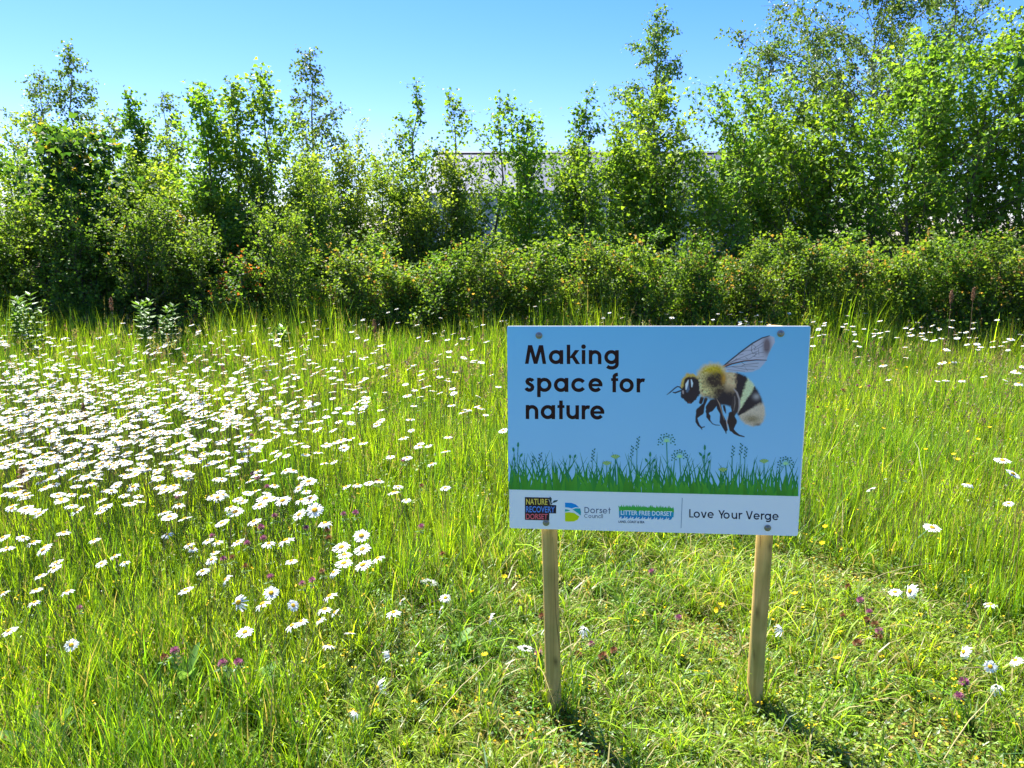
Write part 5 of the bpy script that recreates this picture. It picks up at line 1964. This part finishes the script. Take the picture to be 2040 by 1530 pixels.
# ------------------------------------------------------------------ other single plants
def leafy_weed(px, py, depth, h, label, n=14, group="leafy weeds along the hedge foot"):
    p = at_y(px, py, depth)
    base = (p[0], depth, 0)
    root = link("leafy_weed", None, loc=base, label=label, category="weed", group=group)
    r = np.random.default_rng(int(px))
    st, P, A = MB(), [], []
    for k in range(4):
        a, ln = r.uniform(0, 6.28), r.uniform(.02, .16)
        hh = h * r.uniform(.75, 1.05)
        s = np.linspace(0, 1, 5)
        pts = np.stack([hh * ln * s ** 1.5 * math.cos(a) + r.normal(0, .04), hh * ln * s ** 1.5 * math.sin(a) + r.normal(0, .04), hh * s], 1)
        tube(st, pts, [.005, .0045, .004, .003, .002], 5, (.13, .2, .05))
        for i in range(n):
            t = .2 + .8 * i / n
            q = np.array([np.interp(t, s, pts[:, j]) for j in range(3)])
            for m in range(3):
                b = i * 1.3 + m * 2.1 + r.normal(0, .2)
                P.append(q)
                A.append((math.cos(b), math.sin(b), .55 if t > .85 else .25))
    P, A = np.array(P), np.array(A)
    nn = len(P)
    link("stems", st.mesh("stems", MAT_STEM), root)
    o = link("leaves", leaves_mesh("leaves", P, A, np.tile([0, 0, 1.0], (nn, 1)) + r.normal(0, .2, (nn, 3)), r.uniform(.06, .12, nn), np.array([.12, .24, .035]) * r.uniform(.7, 1.3, (nn, 1)), "narrow", MAT_HERB), root)


leafy_weed(22, 590, 8.6, .80, "leafy upright weed nearest the left edge at the hedge foot")
leafy_weed(62, 592, 8.5, .86, "tall leafy weed right of the one at the left edge")
leafy_weed(285, 594, 8.5, .78, "leafy weed in the shade gap below the dark left shrubs")
leafy_weed(318, 602, 8.4, .74, "shorter leafy weed right of the one in the shade gap")
leafy_weed(555, 640, 8.7, .5, "low leafy weed at the hedge foot below the orange-red shrub")


def seed_dock(px, py, depth, h, label):
    p = at_y(px, py, depth)
    hh = max(.4, p[2])
    root = link("dock_stalk", None, loc=(p[0], depth, 0), label=label, category="dock", group="brown dock seed heads")
    r = np.random.default_rng(int(px + 3))
    st = MB()
    tube(st, [(0, 0, 0), (.01, 0, hh * .5), (0, .005, hh)], [.004, .003, .002], 5, (.2, .12, .06))
    link("stem", st.mesh("stem", MAT_STEM), root)
    n = 260
    t = r.uniform(0, 1, n)
    rad = .019 * np.sin(np.clip(t * .9 + .1, 0, 1) * math.pi) + .004
    a = r.uniform(0, 6.28, n)
    P = np.stack([rad * np.cos(a) * r.uniform(.3, 1, n), rad * np.sin(a) * r.uniform(.3, 1, n), hh - .14 + t * .14], 1)
    link("seed_head", leaves_mesh("seed_head", P, r.normal(0, 1, (n, 3)), r.normal(0, 1, (n, 3)), r.uniform(.008, .014, n), np.array([.26, .14, .075]) * r.uniform(.6, 1.3, (n, 1)), "ovate", MAT_FLOWER), root)


seed_dock(220, 592, 8.3, .9, "brown dock seed head in front of the dark left shrubs")
seed_dock(745, 636, 8.2, .7, "small brown dock seed head left of the sign at the hedge foot")
seed_dock(1897, 577, 8.0, .9, "left one of two brown dock seed heads by the right hedge")
seed_dock(1941, 572, 8.0, .9, "right one of two brown dock seed heads by the right hedge")
seed_dock(172, 868, 5.0, .5, "brown dock seed head standing inside the daisy drift")
seed_dock(52, 1008, 3.6, .4, "pale brown dock seed head at the left edge of the daisies")


# broad-leaved dock plant in the left foreground
def dock_plant(px, py, label, n, L, upright, seed):
    p = at_z(px, py, 0)
    root = link("dock_plant", None, loc=(p[0], p[1], 0), label=label, category="dock", group="broad-leaved dock plants")
    r = np.random.default_rng(seed)
    for i in range(n):
        a = i * 2.4 + r.normal(0, .3)
        ll = L * r.uniform(.7, 1.15)
        w = ll * .17
        s = np.linspace(0, 1, 8)
        ang = (1.57 - upright) * (.35 + .9 * s) + r.normal(0, .1)
        x_ = np.concatenate([[0], np.cumsum(np.sin(ang[1:]) * ll / 7)])
        z_ = np.concatenate([[0], np.cumsum(np.cos(ang[1:]) * ll / 7)])
        z_ = np.maximum(z_, .01)
        ww = w * np.clip(np.sin(np.clip(s * 1.02 - .05, 0.02, 1) * math.pi) ** .7, .04, 1) * (1 + .08 * np.sin(s * 20 + i))
        d = np.array([math.cos(a), math.sin(a)])
        t = np.array([-d[1], d[0]])
        mid = np.stack([x_ * d[0], x_ * d[1], z_], 1)
        le = mid + np.stack([t[0] * ww, t[1] * ww, ww * .35], 1)
        ri = mid + np.stack([-t[0] * ww, -t[1] * ww, ww * .35], 1)
        mbb = MB()
        F = []
        for k in range(7):
            F += [[k, k + 1, 8 + k + 1, 8 + k], [16 + k, 16 + k + 1, k + 1, k]]
        cc = np.array([.13, .25, .06]) * r.uniform(.8, 1.3)
        mbb.add(np.concatenate([mid, le, ri]), F, np.concatenate([np.tile(cc * 1.35, (8, 1)), np.tile(cc, (16, 1))]))
        link("leaf", mbb.mesh("leaf", MAT_HERB), root)


dock_plant(372, 1385, "broad-leaved dock with upright grey-green leaves in the left foreground", 6, .17, 1.15, 1)
dock_plant(500, 1395, "low broad-leaved dock right of the upright one in the left foreground", 5, .15, .6, 2)
dock_plant(90, 1520, "dock leaves at the bottom left corner", 5, .17, .8, 3)
dock_plant(905, 1300, "dock leaves half buried in grass left of the left post", 4, .10, .6, 5)


# long cut stalks lying in the trampled grass
def straw(a, b, z0, z1, label, col=(.40, .34, .14), rad=.0015, sag=.02):
    pa, pb = at_z(*a, z0), at_z(*b, z1)
    m = (pa + pb) / 2 + np.array([0, 0, sag])
    mbb = MB()
    tube(mbb, [pa - pa, (pa + m) / 2 - pa + [0, 0, sag * .3], m - pa, (m + pb) / 2 - pa + [.01, 0, sag * .3], pb - pa], [rad, rad, rad, rad * .8, rad * .5], 5, col)
    link("fallen_stalk", mbb.mesh("fallen_stalk", MAT_STEM), loc=tuple(pa), label=label, category="stalk", group="fallen stalks in the trampled grass")


straw((853, 1452), (980, 1310), .03, .12, "long fallen stalk running up to the drooping daisy left of the left post")
straw((1870, 1530), (1985, 1370), .02, .14, "pale stalk leading up to the drooping daisy at the bottom right")
straw((1632, 930), (1672, 880), .2, .3, "pale leaning stalk right of the sign's lower edge")
straw((1840, 960), (1822, 880), .12, .3, "dry pale stalk in the long grass right of the sign", (.48, .44, .26))
straw((1555, 1460), (1590, 1420), .02, .1, "short grey-green stalk lying across the right post's shadow", (.3, .36, .2))
straw((930, 1270), (1010, 1225), .05, .10, "arched dry stalk over the flattened grass left of the left post")
straw((1720, 1160), (1880, 1120), .08, .12, "long straw lying across the grass right of the right post")
